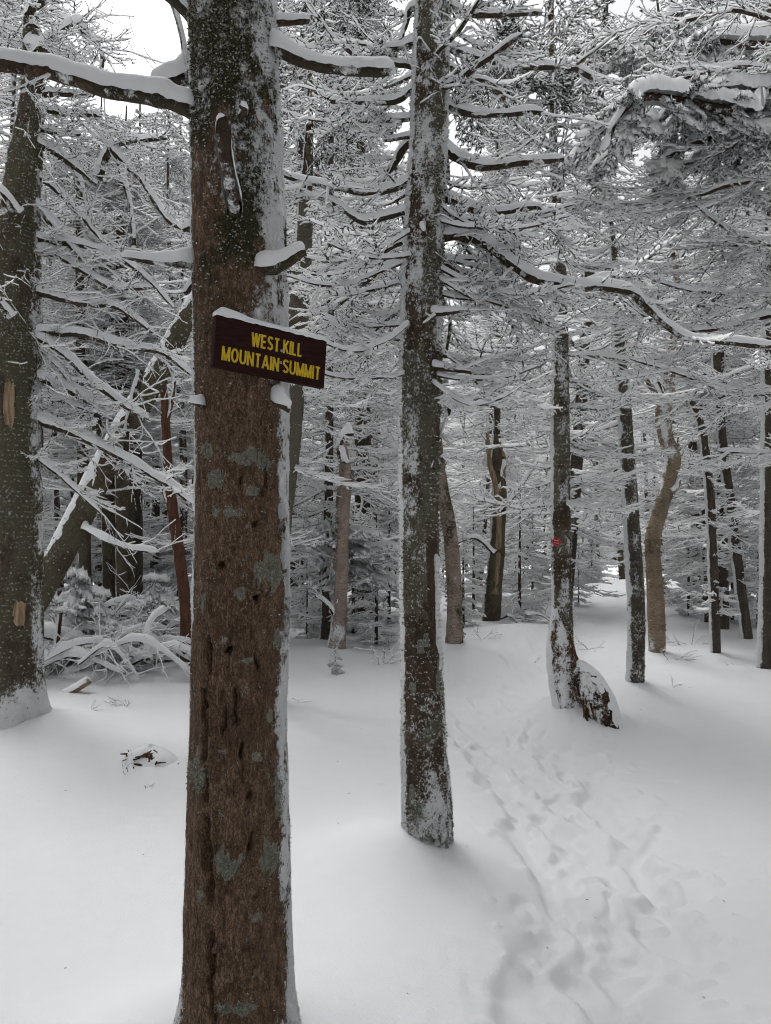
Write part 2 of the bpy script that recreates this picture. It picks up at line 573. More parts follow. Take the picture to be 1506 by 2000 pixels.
# ------------------------------------------------------------------ trunks
def trunk(tree, origin, pts, rad, rows, ns, mat, rime=(), moss=None, lichen=None, amp=.006, vst=5., grain=34., edit=None, seed=0, name='trunk'):
    """tapering trunk with relief; pts world points bottom to top, rad radii. Returns arrays for tufts."""
    pr = smooth_path(np.column_stack([pts, rad]), rows)
    P, R = pr[:, :3], np.maximum(pr[:, 3], .004)
    th = np.linspace(0, 2 * np.pi, ns, endpoint=False)
    # rings kept horizontal-ish: frame from tangent, x axis = world x
    T = np.gradient(P, axis=0)
    T /= np.linalg.norm(T, axis=1, keepdims=True)
    B = np.cross(T, np.array([1.0, 0, 0]))
    B /= np.linalg.norm(B, axis=1, keepdims=True)
    A = np.cross(B, T)
    nrm = A[:, None] * np.cos(th)[None, :, None] - B[:, None] * np.sin(th)[None, :, None]   # th=90deg faces the camera (-y)
    base = P[:, None] + nrm * R[:, None, None]
    x, y, z = base[..., 0], base[..., 1], base[..., 2]
    s = grain
    ridge = 1 - np.abs(2 * fbm(x * s, y * s, z * s / vst, 2, seed + 1) - 1)
    lump = fbm(x * 6, y * 6, z * 3, 2, seed + 2) - .5
    fine = fbm(x * s * 2.6, y * s * 2.6, z * s, 2, seed + 3) - .5
    d = amp * (1.2 * (ridge - .75) + .7 * fine) + R[:, None] * .16 * lump
    at = {k: np.zeros(x.shape) for k in ('rime', 'moss', 'lichen')}
    for (deg, st, zl, zh, soft) in rime:
        a = math.radians(deg)
        dv = np.array([math.cos(a), -math.sin(a), .0])     # 0 = right, 90 = toward camera, 180 = left
        dot = (nrm * dv).sum(-1)
        at['rime'] = np.maximum(at['rime'], st * sstep(1 - soft, 1.0, dot) * sstep(zl - .25, zl + .1, z) * (1 - sstep(zh - .1, zh + .35, z)))
    rn = fbm(x * 16, y * 16, z * 8, 3, seed + 6)
    at['rime'] = np.clip(at['rime'] * (.15 + 1.55 * rn), 0, 1.1)
    if moss is not None:
        mn = fbm(x * 8, y * 8, z * 4.5, 3, seed + 7)
        at['moss'] = np.clip(moss(x, y, z, nrm) * (2.2 * mn - .35), 0, 1)
    if lichen is not None:
        at['lichen'] = np.clip(lichen(x, y, z, nrm), 0, 1)
    d = d + .35 * amp * at['moss'] + .5 * amp * at['rime']
    if edit is not None:
        d = edit(x, y, z, nrm, d, at, th, P, R)
    V = base + nrm * d[..., None]
    i = np.arange(rows - 1)[:, None]
    j = np.arange(ns)[None]
    Q = np.stack([i * ns + j, (i + 1) * ns + j, (i + 1) * ns + (j + 1) % ns, i * ns + (j + 1) % ns], -1).reshape(-1, 4)[:, ::-1]
    Vf = V.reshape(-1, 3)
    c = len(Vf)
    Vf = np.concatenate([Vf, P[-1:]])
    jj = np.arange(ns)
    Tt = np.stack([np.full(ns, c), (rows - 1) * ns + jj, (rows - 1) * ns + (jj + 1) % ns], -1)
    aa = {k: np.append(v.ravel(), 0) for k, v in at.items()}
    me = mesh(name, Vf - origin, Q, Tt, [mat], None, True, aa)
    o = obj(name, me, tree)
    return dict(V=V, N=nrm, at=at, P=P, R=R, obj=o)


def tufts(tree, tr, origin, key, count, size, mat, name, white=.0, seed=0, droop=.3, power=1., zlo=-9, zhi=99, out=.8):
    """little curled flakes (rime, moss, lichen) standing on the bark"""
    r = np.random.RandomState(seed + 11)
    w = (tr['at'][key] ** power)
    z = tr['V'][..., 2]
    w = w * (z > zlo) * (z < zhi)
    if key != 'rime':
        w = w * np.clip(1 - 1.3 * tr['at']['rime'], .02, 1)
    vis = sstep(-.45, .05, -tr['N'][..., 1])
    w = (w * (.08 + vis) * tr['R'][:, None]).ravel()
    if w.sum() <= 0:
        return
    ids = r.choice(len(w), count, p=w / w.sum())
    p = tr['V'].reshape(-1, 3)[ids]
    n = tr['N'].reshape(-1, 3)[ids]
    ns = tr['V'].shape[1]
    step = tr['R'].mean() * 6.28 / ns
    tang = np.cross(n, ZUP)
    p = p + tang * r.uniform(-.6, .6, (count, 1)) * step + ZUP * r.uniform(-.5, .5, (count, 1)) * .012 - n * .001
    L = size * r.uniform(.4, 1.3, (count, 1))
    up = r.uniform(-droop, 1 - droop, (count, 1))
    d = n * r.uniform(.35, out, (count, 1)) + tang * r.normal(0, .7, (count, 1)) + ZUP * up
    d /= np.linalg.norm(d, axis=1, keepdims=True)
    s = np.cross(d, n + .3 * r.normal(0, 1, (count, 3)))
    s /= np.linalg.norm(s, axis=1, keepdims=True) + 1e-6
    e = np.cross(s, d)
    wd = L * r.uniform(.25, .5, (count, 1))
    mid = p + d * L * .55 + e * L * .18
    tip = p + d * L + n * 0 - ZUP * L * .15
    V = np.stack([p - s * wd * .5, p + s * wd * .5, mid + s * wd * .7, mid - s * wd * .7, tip], 1)
    b = np.arange(count)[:, None] * 5
    Q = b + np.array([[0, 1, 2, 3]])
    T = b + np.array([[3, 2, 4]])
    mi = (r.rand(count) < white).astype(int)
    me = mesh(name, V.reshape(-1, 3) - origin, Q, T, [mat, FROSTED], np.concatenate([mi, mi]), False)
    obj(name, me, tree, kind='stuff')


# ------------------------------------------------------------------ crowns of dead and living conifer boughs
def make_fan(seed, nside=18, nsub=4, live=False):
    """one bough of unit length along +x, as polylines by class"""
    r = np.random.RandomState(seed)
    t = np.linspace(0, 1, 6)
    sag = r.uniform(.05, .22)
    main = np.stack([t, .06 * np.sin(t * r.uniform(2, 5)) * r.choice([-1, 1]), -sag * np.sin(np.pi * np.minimum(t * .62, 1)) * 1.1 + r.uniform(.0, .30) * t ** 3], -1)
    main[1:] += r.normal(0, .012, (5, 3))
    def at(s):
        return np.array([np.interp(s, t, main[:, i]) for i in range(3)])
    side, sub = [], []
    for i in range(nside):
        s = .10 + .88 * (i + r.uniform(-.3, .3)) / nside
        s = min(max(s, .08), .985)
        p = at(s)
        sg = 1 if (i % 2) else -1
        L = (.50 if live else .44) * (1.02 - s) ** .75 * r.uniform(.45, 1.15) + .03
        a = math.radians(r.uniform(38, 70))
        d0 = np.array([math.cos(a), sg * math.sin(a), r.normal(-.02, .12)])
        u = np.linspace(0, 1, 4)[:, None]
        bend = np.array([.22, -.14 * sg, r.normal(.06, .13)])
        q = p + d0 * L * u + bend * L * u ** 2
        q[1:] += r.normal(0, .012, (3, 3))
        side.append(q)
        m = nsub if L > .12 else max(1, nsub - 2)
        for k in range(m):
            v = r.uniform(.2, .97)
            pp = np.array([np.interp(v, u[:, 0], q[:, c]) for c in range(3)])
            l2 = L * r.uniform(.16, .42) * (1.15 - v * .7)
            sg2 = 1 if k % 2 else -1
            a2 = math.radians(r.uniform(30, 65)) * sg2
            dd = q[-1] - q[0]
            dd /= np.linalg.norm(dd)
            e = np.array([dd[0] * math.cos(a2) - dd[1] * math.sin(a2), dd[0] * math.sin(a2) + dd[1] * math.cos(a2), dd[2] + r.normal(-.03, .16)])
            w = np.linspace(0, 1, 2)[:, None]
            sub.append(pp + e * l2 * w)
    return main[None], np.array(side), np.array(sub)


FANS = [make_fan(100 + i, 15 + i % 4, 4) for i in range(10)]
FANS_LO = [make_fan(200 + i, 11 + i % 3, 2) for i in range(6)]
FANS_LIVE = [make_fan(300 + i, 15, 4, True) for i in range(6)]


class Crown:
    def __init__(s, seed):
        s.r = np.random.RandomState(seed)
        s.c = {6: [], 4: [], 2: []}
        s.rh = {6: [], 4: [], 2: []}
        s.nd = []

    def bough(s, fan, p, az, el, L, thick=1., snow=1., live=False, roll=None, ripple=True):
        r = s.r
        roll = r.normal(0, .35) if roll is None else roll
        ca, sa, ce, se = math.cos(az), math.sin(az), math.cos(el), math.sin(el)
        cr, sr = math.cos(roll), math.sin(roll)
        Rx = np.array([[1, 0, 0], [0, cr, -sr], [0, sr, cr]])
        Ry = np.array([[ce, 0, -se], [0, 1, 0], [se, 0, ce]])
        Rz = np.array([[ca, -sa, 0], [sa, ca, 0], [0, 0, 1]])
        M = Rz @ Ry @ Rx
        for k, q, r0, r1, h in ((6, fan[0], .0150, .0040, .020), (4, fan[1], .0052, .0024, .0125), (2, fan[2], .0036, .0022, .0105)):
            Pq = (q * L) @ M.T + p
            n = len(q)
            sc_ = (.5 + .5 * L) * thick if k == 6 else thick
            R = np.linspace(r0, r1, k)[None] * sc_ * r.uniform(.8, 1.25, (n, 1))
            H = h * snow * r.uniform(.35, 1.45, (n, k)) * (1.0 if not live else 1.5)
            if live:
                R = R * np.array([1, 1.25, 1.5])[{6: 0, 4: 1, 2: 2}[k]]
            H[:, -1] *= .3 if k > 2 else .7
            s.c[k].append(Pq)
            s.rh[k].append((R, H))
            if live and k < 6:
                s.nd.append(Pq)

    def needles(s, mb, per=5, length=.026, width=.0045):
        if not s.nd:
            return
        r = s.r
        for Pq in s.nd:
            n, k = Pq.shape[:2]
            m = per * n * (k - 1)
            i = r.randint(0, n, m)
            j = r.randint(0, k - 1, m)
            f = r.rand(m, 1)
            a, b = Pq[i, j], Pq[i, j + 1]
            p = a + (b - a) * f
            t = (b - a) / (np.linalg.norm(b - a, axis=1, keepdims=True) + 1e-6)
            d = t * r.uniform(.3, .9, (m, 1)) + r.normal(0, .55, (m, 3)) - ZUP * .28
            d /= np.linalg.norm(d, axis=1, keepdims=True)
            sd = np.cross(d, r.normal(0, 1, (m, 3)))
            sd /= np.linalg.norm(sd, axis=1, keepdims=True) + 1e-6
            l = length * r.uniform(.6, 1.4, (m, 1))
            V = np.stack([p - sd * width, p + sd * width, p + d * l], 1)
            mb.add(V.reshape(-1, 3), None, np.arange(m * 3).reshape(-1, 3), 0, 2)

    def build(s, name, origin=0, per=5, wmul=1.25):
        mb = MB()
        for k in (6, 4, 2):
            if s.c[k]:
                P = np.concatenate(s.c[k])
                R = np.concatenate([a for a, b in s.rh[k]])
                H = np.concatenate([b for a, b in s.rh[k]])
                (skin_fine if k == 2 else skin_thin)(mb, P - origin, R, H, wmul)
        if s.nd:
            s.nd = [q - origin for q in s.nd]
            s.needles(mb, per)
        return mb.build(name, [WOOD_TWIG, SNOW_T, NEEDLE])


def conifer_crown(cr, line, z0, z1, top, spacing=.3, per=5, Lmax=1.6, live_from=99, fans=FANS, thick=1., snow=1., skip=None, elev=(-.25, .15), thin=.4):
    """whorls of boughs up a trunk; line(z) gives the trunk centre"""
    r = cr.r
    z = z0
    while z < z1:
        n = r.poisson(per - 1) + 1
        a0 = r.uniform(0, 6.28)
        for i in range(n):
            az = a0 + i * 6.283 / n + r.normal(0, .3)
            zz = z + r.uniform(-.12, .12)
            live = zz > live_from
            f = 1 - (zz - z0) / (top - z0)
            L = Lmax * r.uniform(.45, 1.1) * (.25 + .85 * max(f, .05) ** .7)
            if zz < z0 + .8:
                L *= .55
            if skip and skip(az, zz):
                continue
            if 6.3 < zz < z1 - 2.2 and r.rand() < thin:
                continue
            el = r.uniform(*elev) - (.25 if live else 0)
            ff = FANS_LIVE[r.randint(len(FANS_LIVE))] if live else fans[r.randint(len(fans))]
            cr.bough(ff, line(zz), az, el, L, thick, snow, live)
        z += spacing * r.uniform(.7, 1.3)


# ------------------------------------------------------------------ hand-laid boughs of the near trees
class Limbs:
    """branches of one near tree: each branch its own mesh with its own snow; fine twigs gathered"""
    def __init__(s, tree, origin, seed):
        s.tree, s.o = tree, np.asarray(origin, float)
        s.r = np.random.RandomState(seed)
        s.tw = {5: [[], [], []], 3: [[], [], []]}
        s.cr = Crown(seed + 900)

    def branch(s, pts, r0, r1, snow=.03, n=None, mat=None, twigs=0, tlen=.35, seed=0, moss=.3, wide=1.08, blunt=False, gap=0.):
        P = smooth_path(pts, n or max(10, 6 * len(pts)))
        k = len(P)
        q = P * 9
        for c_ in range(3):
            P[1:-1, c_] += .012 * (noise(q[1:-1, 0], q[1:-1, 1], q[1:-1, 2] + c_ * 7, seed + 31) - .5)
        q = P * 14
        R = np.linspace(r0, r1, k) * (1 + .34 * (noise(q[:, 0], q[:, 1], q[:, 2], seed + 33) - .5))
        R[0] = r0 * 1.35
        if not blunt:
            R[-1] *= .6
        V, Q, T = tube(P, R, 10, .16, seed + 50)
        at = {'moss': np.clip(moss * 2 * noise(V[:, 0] * 9, V[:, 1] * 9, V[:, 2] * 9, 3), 0, 1),
              'rime': .72 * noise(V[:, 0] * 30, V[:, 1] * 30, V[:, 2] * 30, 4), 'lichen': 0 * V[:, 0]}
        b = obj('branch', mesh('branch', V - s.o, Q, T, [mat or WOOD_BR], None, True, at), s.tree)
        if snow > 0:
            H = np.full(k, snow) * np.linspace(1.15, .75, k)
            if gap:
                q = P * 6
                H = H * sstep(gap, gap + .25, noise(q[:, 0], q[:, 1], q[:, 2], seed + 9))
            # finer along the branch so that its lumps show
            m = k * 3
            u = np.linspace(0, k - 1, m)
            f = lambda a: np.stack([np.interp(u, np.arange(k), a[:, i]) for i in range(3)], -1)
            V, Q, T = snow_cap(f(P), np.interp(u, np.arange(k), R), np.interp(u, np.arange(k), H), seed, 9, wide)
            obj('snow', mesh('snow', V - s.o, Q, T, [SNOW]), b)
        for i in range(twigs):
            s.twig(P, R, tlen)
        return P

    def twig(s, P, R, tlen, down=None):
        r = s.r
        i = r.randint(2, len(P) - 1)
        t = P[i] - P[i - 1]
        t /= np.linalg.norm(t)
        d = t * r.uniform(.2, .9) + r.normal(0, .6, 3) + ZUP * (r.normal(-.05, .35))
        d /= np.linalg.norm(d)
        L = tlen * r.uniform(.3, 1.15)
        u = np.linspace(0, 1, 5)[:, None]
        c = r.normal(0, .3, 3) + t * .25
        q = P[i] + d * L * u + c * L * u ** 2 * .6
        q[1:] += r.normal(0, L * .018, (4, 3))
        s.tw[5][0].append(q)
        s.tw[5][1].append(np.linspace(min(.0065, R[i] * .6), .002, 5) * r.uniform(.7, 1.2))
        s.tw[5][2].append(.0115 * r.uniform(.4, 1.3, 5))
        for k in range(int(L * 16)):
            v = r.uniform(.2, 1)
            p = np.array([np.interp(v, u[:, 0], q[:, c_]) for c_ in range(3)])
            e = d + r.normal(0, .7, 3)
            e /= np.linalg.norm(e)
            w = np.linspace(0, 1, 3)[:, None]
            s.tw[3][0].append(p + e * L * r.uniform(.15, .4) * w + r.normal(0, .03, 3) * w ** 2)
            s.tw[3][1].append(np.linspace(.003, .0015, 3))
            s.tw[3][2].append(.0085 * r.uniform(.4, 1.3, 3))

    def fans(s, P, n, L, start=.15):
        """fish-bone sprays on both sides of a branch"""
        k = len(P)
        for i in range(n):
            f = start + (1 - start) * (i + s.r.uniform(-.3, .3)) / n
            j = min(max(int(f * (k - 1)), 1), k - 1)
            t = P[j] - P[j - 1]
            az = math.atan2(t[1], t[0]) + (1 if i % 2 else -1) * s.r.uniform(.5, 1.1)
            s.cr.bough(FANS_LO[s.r.randint(len(FANS_LO))], P[j], az, s.r.normal(-.05, .3), L * s.r.uniform(.4, 1.1), .62, .9)

    def free_twig(s, pts, r0, r1, h, subs=0):
        q = smooth_path(pts, 5)
        s.tw[5][0].append(q)
        s.tw[5][1].append(np.linspace(r0, r1, 5))
        s.tw[5][2].append(h * s.r.uniform(.7, 1.2, 5))

    def finish(s, name='twigs'):
        mb = MB()
        for k in (5, 3):
            if s.tw[k][0]:
                skin_thin(mb, np.array(s.tw[k][0]) - s.o, np.array(s.tw[k][1]), np.array(s.tw[k][2]))
        if mb.n:
            obj(name, mb.build(name, [WOOD_TWIG, SNOW_T]), s.tree, kind='stuff')
        if s.cr.c[6]:
            obj('sprays', s.cr.build('sprays', s.o), s.tree, kind='stuff')


# ------------------------------------------------------------------ the near and middle trees
def path_of(d, spec, top_z=None, top_r=.03, lean=0.):
    """spec rows (px, py, width px) bottom to top at distance d -> points, radii"""
    pts = [W(a, b, d) for a, b, w in spec]
    rad = [w / 2 / FPX * d for a, b, w in spec]
    if top_z:
        dx = (pts[-1] - pts[-2])
        dx = dx / max(dx[2], .01)
        p = pts[-1].copy()
        q = p + dx * (top_z - p[2]) * .6
        q[2] = top_z
        q[1] += lean
        pts.append((p + q) / 2)
        rad.append((rad[-1] + top_r) / 2)
        pts.append(q)
        rad.append(top_r)
    return np.array(pts), np.array(rad)


def line_of(pts):
    o = np.argsort(pts[:, 2])
    p = pts[o]
    return lambda z: np.array([np.interp(z, p[:, 2], p[:, i]) for i in (0, 1)] + [z])


def front_px(x, y, z):
    return 753 + x / y * FPX, 1000 - (z - EYE) / y * FPX


# --- A: the broad trunk that carries the sign
dA = 2.2
oA = np.array([W(462, 1000, dA)[0], dA, 0.0])
ROOTS += [(oA[0], dA + .02, .40, .09), (oA[0] - .22, dA + .05, .30, .12), (oA[0] + .25, dA + .1, .25, .04)]
tA = thing('spruce_tree', oA, 'broad brown spruce trunk in front carrying the summit sign', 'tree')
ptsA, radA = path_of(dA, [(460, 2210, 300), (459, 2080, 262), (461, 1990, 232), (464, 1800, 206), (466, 1500, 189), (471, 1150, 183), (471, 850, 181),
                          (467, 560, 177), (461, 250, 171), (455, 0, 166), (449, -250, 158)], 8.5, .05)
CR = [((398, 1345), (403, 1400), 3), ((403, 1400), (401, 1480), 4), ((404, 1500), (402, 1560), 5), ((400, 1600), (408, 1690), 8), ((408, 1690), (414, 1760), 6),
      ((461, 1350), (464, 1415), 4), ((488, 1630), (486, 1660), 3), ((519, 915), (517, 965), 4), ((548, 985), (551, 1120), 4), ((553, 1125), (551, 1240), 3),
      ((410, 1820), (418, 1990), 4), ((440, 1380), (436, 1440), 2), ((412, 1240), (408, 1330), 2), ((500, 1250), (503, 1330), 2), ((470, 1450), (474, 1530), 2)]
HL = [(432, 1103, 7), (497, 1025, 6), (500, 1167, 7), (447, 1268, 7), (488, 1556, 7), (418, 1868, 6), (470, 940, 5)]
LP = [(447, 1690, 30, 38), (522, 1665, 30, 50), (432, 1470, 12, 8), (505, 1480, 14, 9), (530, 1400, 9, 14), (480, 1290, 12, 8), (395, 1180, 9, 16), (540, 1250, 8, 16), (430, 1590, 10, 8), (500, 1790, 16, 12), (390, 1750, 10, 20), (545, 1560, 18, 55), (383, 1505, 15, 60), (515, 1112, 42, 32), (478, 895, 34, 15), (452, 1000, 40, 12),
      (420, 935, 20, 26), (470, 1160, 22, 20), (440, 1250, 14, 14), (515, 905, 20, 22), (460, 1970, 35, 14), (400, 880, 16, 18), (490, 960, 16, 10)]


def lichenA(x, y, z, n):
    u, v = front_px(x, y, z)
    a = np.zeros(x.shape)
    for (px, py, rx, ry) in LP:
        a = np.maximum(a, 1.25 - np.hypot((u - px) / rx, (v - py) / ry) + 2.0 * (fbm(x * 52, y * 52, z * 40, 3, 79) - .5))
    return np.clip(a, 0, 1) * (n[..., 1] < 0) + .35 * (fbm(x * 14, y * 14, z * 9, 2, 77) > .66)


def editA(x, y, z, n, d, at, th, P, R):
    u, v = front_px(x, y, z)
    front = n[..., 1] < -.05
    uw = u + 5 * (noise(x * 60, y * 60, z * 40, 71) - .5) * 2
    for (a, b, w) in CR:
        dd, t = seg_dist(uw, v, *a, *b)
        d = d - .030 * (1 - sstep(w * .35, w * 1.0, dd)) * front
        d = d + .004 * np.exp(-((dd - w * 1.8) / 4) ** 2) * front
    for (px, py, r_) in HL:
        dd = np.hypot(u - px, v - py)
        d = d - .035 * (1 - sstep(r_ * .5, r_ * 1.0, dd)) * front
        d = d + .005 * np.exp(-((dd - r_ * 1.7) / 5) ** 2) * front
    # root flare
    d = d + .05 * sstep(.28, -.05, z) * (.5 + .5 * np.sin(th * 5 + 1.1))[None]
    return d


trA = trunk(tA, oA, ptsA, radA, 440, 144, BARK_A,
            rime=[(10, .70, 2.0, 9, 1.0), (2, .95, 1.9, 9, .22), (186, .95, 1.25, 9, .34), (2, .75, -.3, 2, .25), (182, .6, -.3, 1.3, .16), (95, .50, 2.35, 9, 1.3), (0, .9, -.4, .12, .5), (180, .9, -.4, .16, .5)],
            moss=lambda x, y, z, n: .10 + .85 * sstep(1.75, 2.6, z), lichen=lichenA, amp=.0065, vst=5.5, grain=36, edit=editA, seed=1)
tufts(tA, trA, oA, 'rime', 17000, .0055, RIME, 'rime_flakes', 0, 1, .25, 3.0)
tufts(tA, trA, oA, 'moss', 12000, .0075, MOSS, 'moss_tufts', .35, 2, .55, 2.2, zlo=1.6)
tufts(tA, trA, oA, 'lichen', 4200, .006, LICHEN, 'lichen_flakes', .05, 3, .5, 2.0, zhi=1.9)

LA = Limbs(tA, oA, 5)
R_ = lambda px, d: px / FPX * d


def limb(L, d, rows, r0, r1, **kw):
    """rows (px, py[, extra distance]); radii in px"""
    pts = [W(q[0], q[1], d + (q[2] if len(q) > 2 else 0)) for q in rows]
    return L.branch(pts, R_(r0, d), R_(r1, d), **kw)


limb(LA, 2.15, [(392, 226, .03), (368, 210), (330, 196), (283, 187), (192, 167), (101, 141), (0, 121, -.05), (-140, 96, -.1)], 19, 14, snow=.030, moss=.5, seed=1, n=46, twigs=3, tlen=.16)
limb(LA, 2.18, [(396, 44), (366, 18), (330, -8), (280, -42), (200, -80)], 15, 12, snow=.020, moss=.5, seed=2)
limb(LA, 2.26, [(382, 138), (350, 158), (320, 166), (296, 172)], 13, 7, snow=.055, moss=.3, seed=3, wide=1.2)
limb(LA, 2.26, [(364, 150), (361, 92), (350, 45), (337, 5), (325, -30)], 7, 5, snow=.012, seed=4)
limb(LA, 2.15, [(520, 86, .05), (545, 98), (595, 121), (656, 134), (716, 138), (772, 134)], 15, 9, snow=.024, moss=.45, seed=5, blunt=True, n=34)
limb(LA, 2.2, [(525, 42), (560, 42), (606, 38)], 8, 5, snow=.016, seed=6)
limb(LA, 2.05, [(459, 424, .06), (455, 400, -.02), (446, 353, -.07), (439, 293, -.11), (441, 230, -.14)], 11, 11, snow=.02, seed=7, moss=.1, blunt=True)
limb(LA, 2.14, [(392, 516, .05), (360, 514), (303, 509), (237, 499)], 13, 4, snow=.028, moss=.5, seed=8, n=26)
limb(LA, 2.10, [(492, 528, .04), (520, 526), (550, 516), (597, 489)], 16, 11, snow=.026, moss=.6, seed=9, blunt=True)
limb(LA, 2.08, [(398, 792, .05), (386, 788), (372, 784)], 9, 3, snow=.018, seed=10)
limb(LA, 2.08, [(540, 770, .05), (551, 786), (566, 798)], 10, 8, snow=.020, seed=11, blunt=True)
limb(LA, 2.2, [(388, 442), (372, 446), (356, 452)], 7, 4, snow=.026, seed=12)
limb(LA, 2.2, [(388, 545), (372, 560), (362, 574)], 9, 6, snow=.012, seed=13)
limb(LA, 2.3, [(470, -40, .1), (400, -60, .3), (250, -90, .5)], 12, 6, snow=.02, seed=14, twigs=4)
limb(LA, 2.2, [(470, 230, -.1), (480, 212, -.14), (470, 205, -.15)], 6, 3, snow=.016, seed=15)
LA.finish()
crA = Crown(3)
conifer_crown(crA, line_of(ptsA), 3.7, 8.2, 8.6, .5, 3, 1.2, 99, FANS_LO)
obj('crown', crA.build('crown', oA, 3), tA)

# --- B: the mossy second trunk
dB = 3.58
oB = np.array([W(836, 1000, dB)[0], dB, 0.0])
ROOTS += [(oB[0] - .22, dB - .02, .30, .10), (oB[0], dB + .1, .45, .05), (oB[0] - .05, dB - .12, .16, .02)]
tB = thing('spruce_tree', oB, 'mossy slender spruce right of the sign tree with bare snow-topped branches', 'tree')
ptsB, radB = path_of(dB, [(838, 1790, 140), (838, 1700, 109), (836, 1660, 98), (833, 1550, 91), (826, 1400, 81), (819, 1100, 73), (820, 800, 78), (826, 500, 75),
                          (836, 300, 70), (846, 0, 64), (851, -200, 60)], 9.0, .03)


def editB(x, y, z, n, d, at, th, P, R):
    u, v = front_px(x, y, z)
    dd, t = seg_dist(u + 4 * (noise(x * 50, y * 50, z * 20, 5) - .5), v, 843, 1060, 850, 1260)
    m = (1 - sstep(7, 13, dd)) * (n[..., 1] < 0)
    d = d - .014 * m
    at['moss'] *= 1 - m
    at['rime'] *= 1 - m
    dd, t = seg_dist(u, v, 855, 1090, 862, 1300)
    m = (1 - sstep(3, 6, dd)) * (n[..., 1] < .2)
    at['rime'] = np.maximum(at['rime'], m)
    d = d + .006 * m
    return d


trB = trunk(tB, oB, ptsB, radB, 360, 88, BARK_B,
            rime=[(184, 1.25, -.3, 9, .42), (130, .50, 1.4, 9, 1.0), (12, .72, 2.4, 9, .7), (5, .7, -.3, 1.0, .35), (90, .60, .0, .42, 1.2), (90, .54, 2.9, 9, 1.2), (90, .42, .4, 3, 1.3)],
            moss=lambda x, y, z, n: .75 + .5 * sstep(1.2, 2.0, z) - .45 * sstep(.55, .75, z) * (1 - sstep(1.0, 1.3, z)), amp=.007, vst=3., grain=34, edit=editB, seed=21,
            lichen=lambda x, y, z, n: .8 * (fbm(x * 16, y * 16, z * 10, 2, 78) > .64) * sstep(1.3, .9, z))
tufts(tB, trB, oB, 'rime', 14000, .010, RIME, 'rime_flakes', 0, 5, .2, 2.0)
tufts(tB, trB, oB, 'moss', 17000, .0115, MOSS, 'moss_tufts', .38, 6, .6, 1.6, out=1.2)
tufts(tB, trB, oB, 'lichen', 2200, .009, LICHEN, 'lichen_flakes', .1, 8, .5, 2.0)
LB = Limbs(tB, oB, 9)
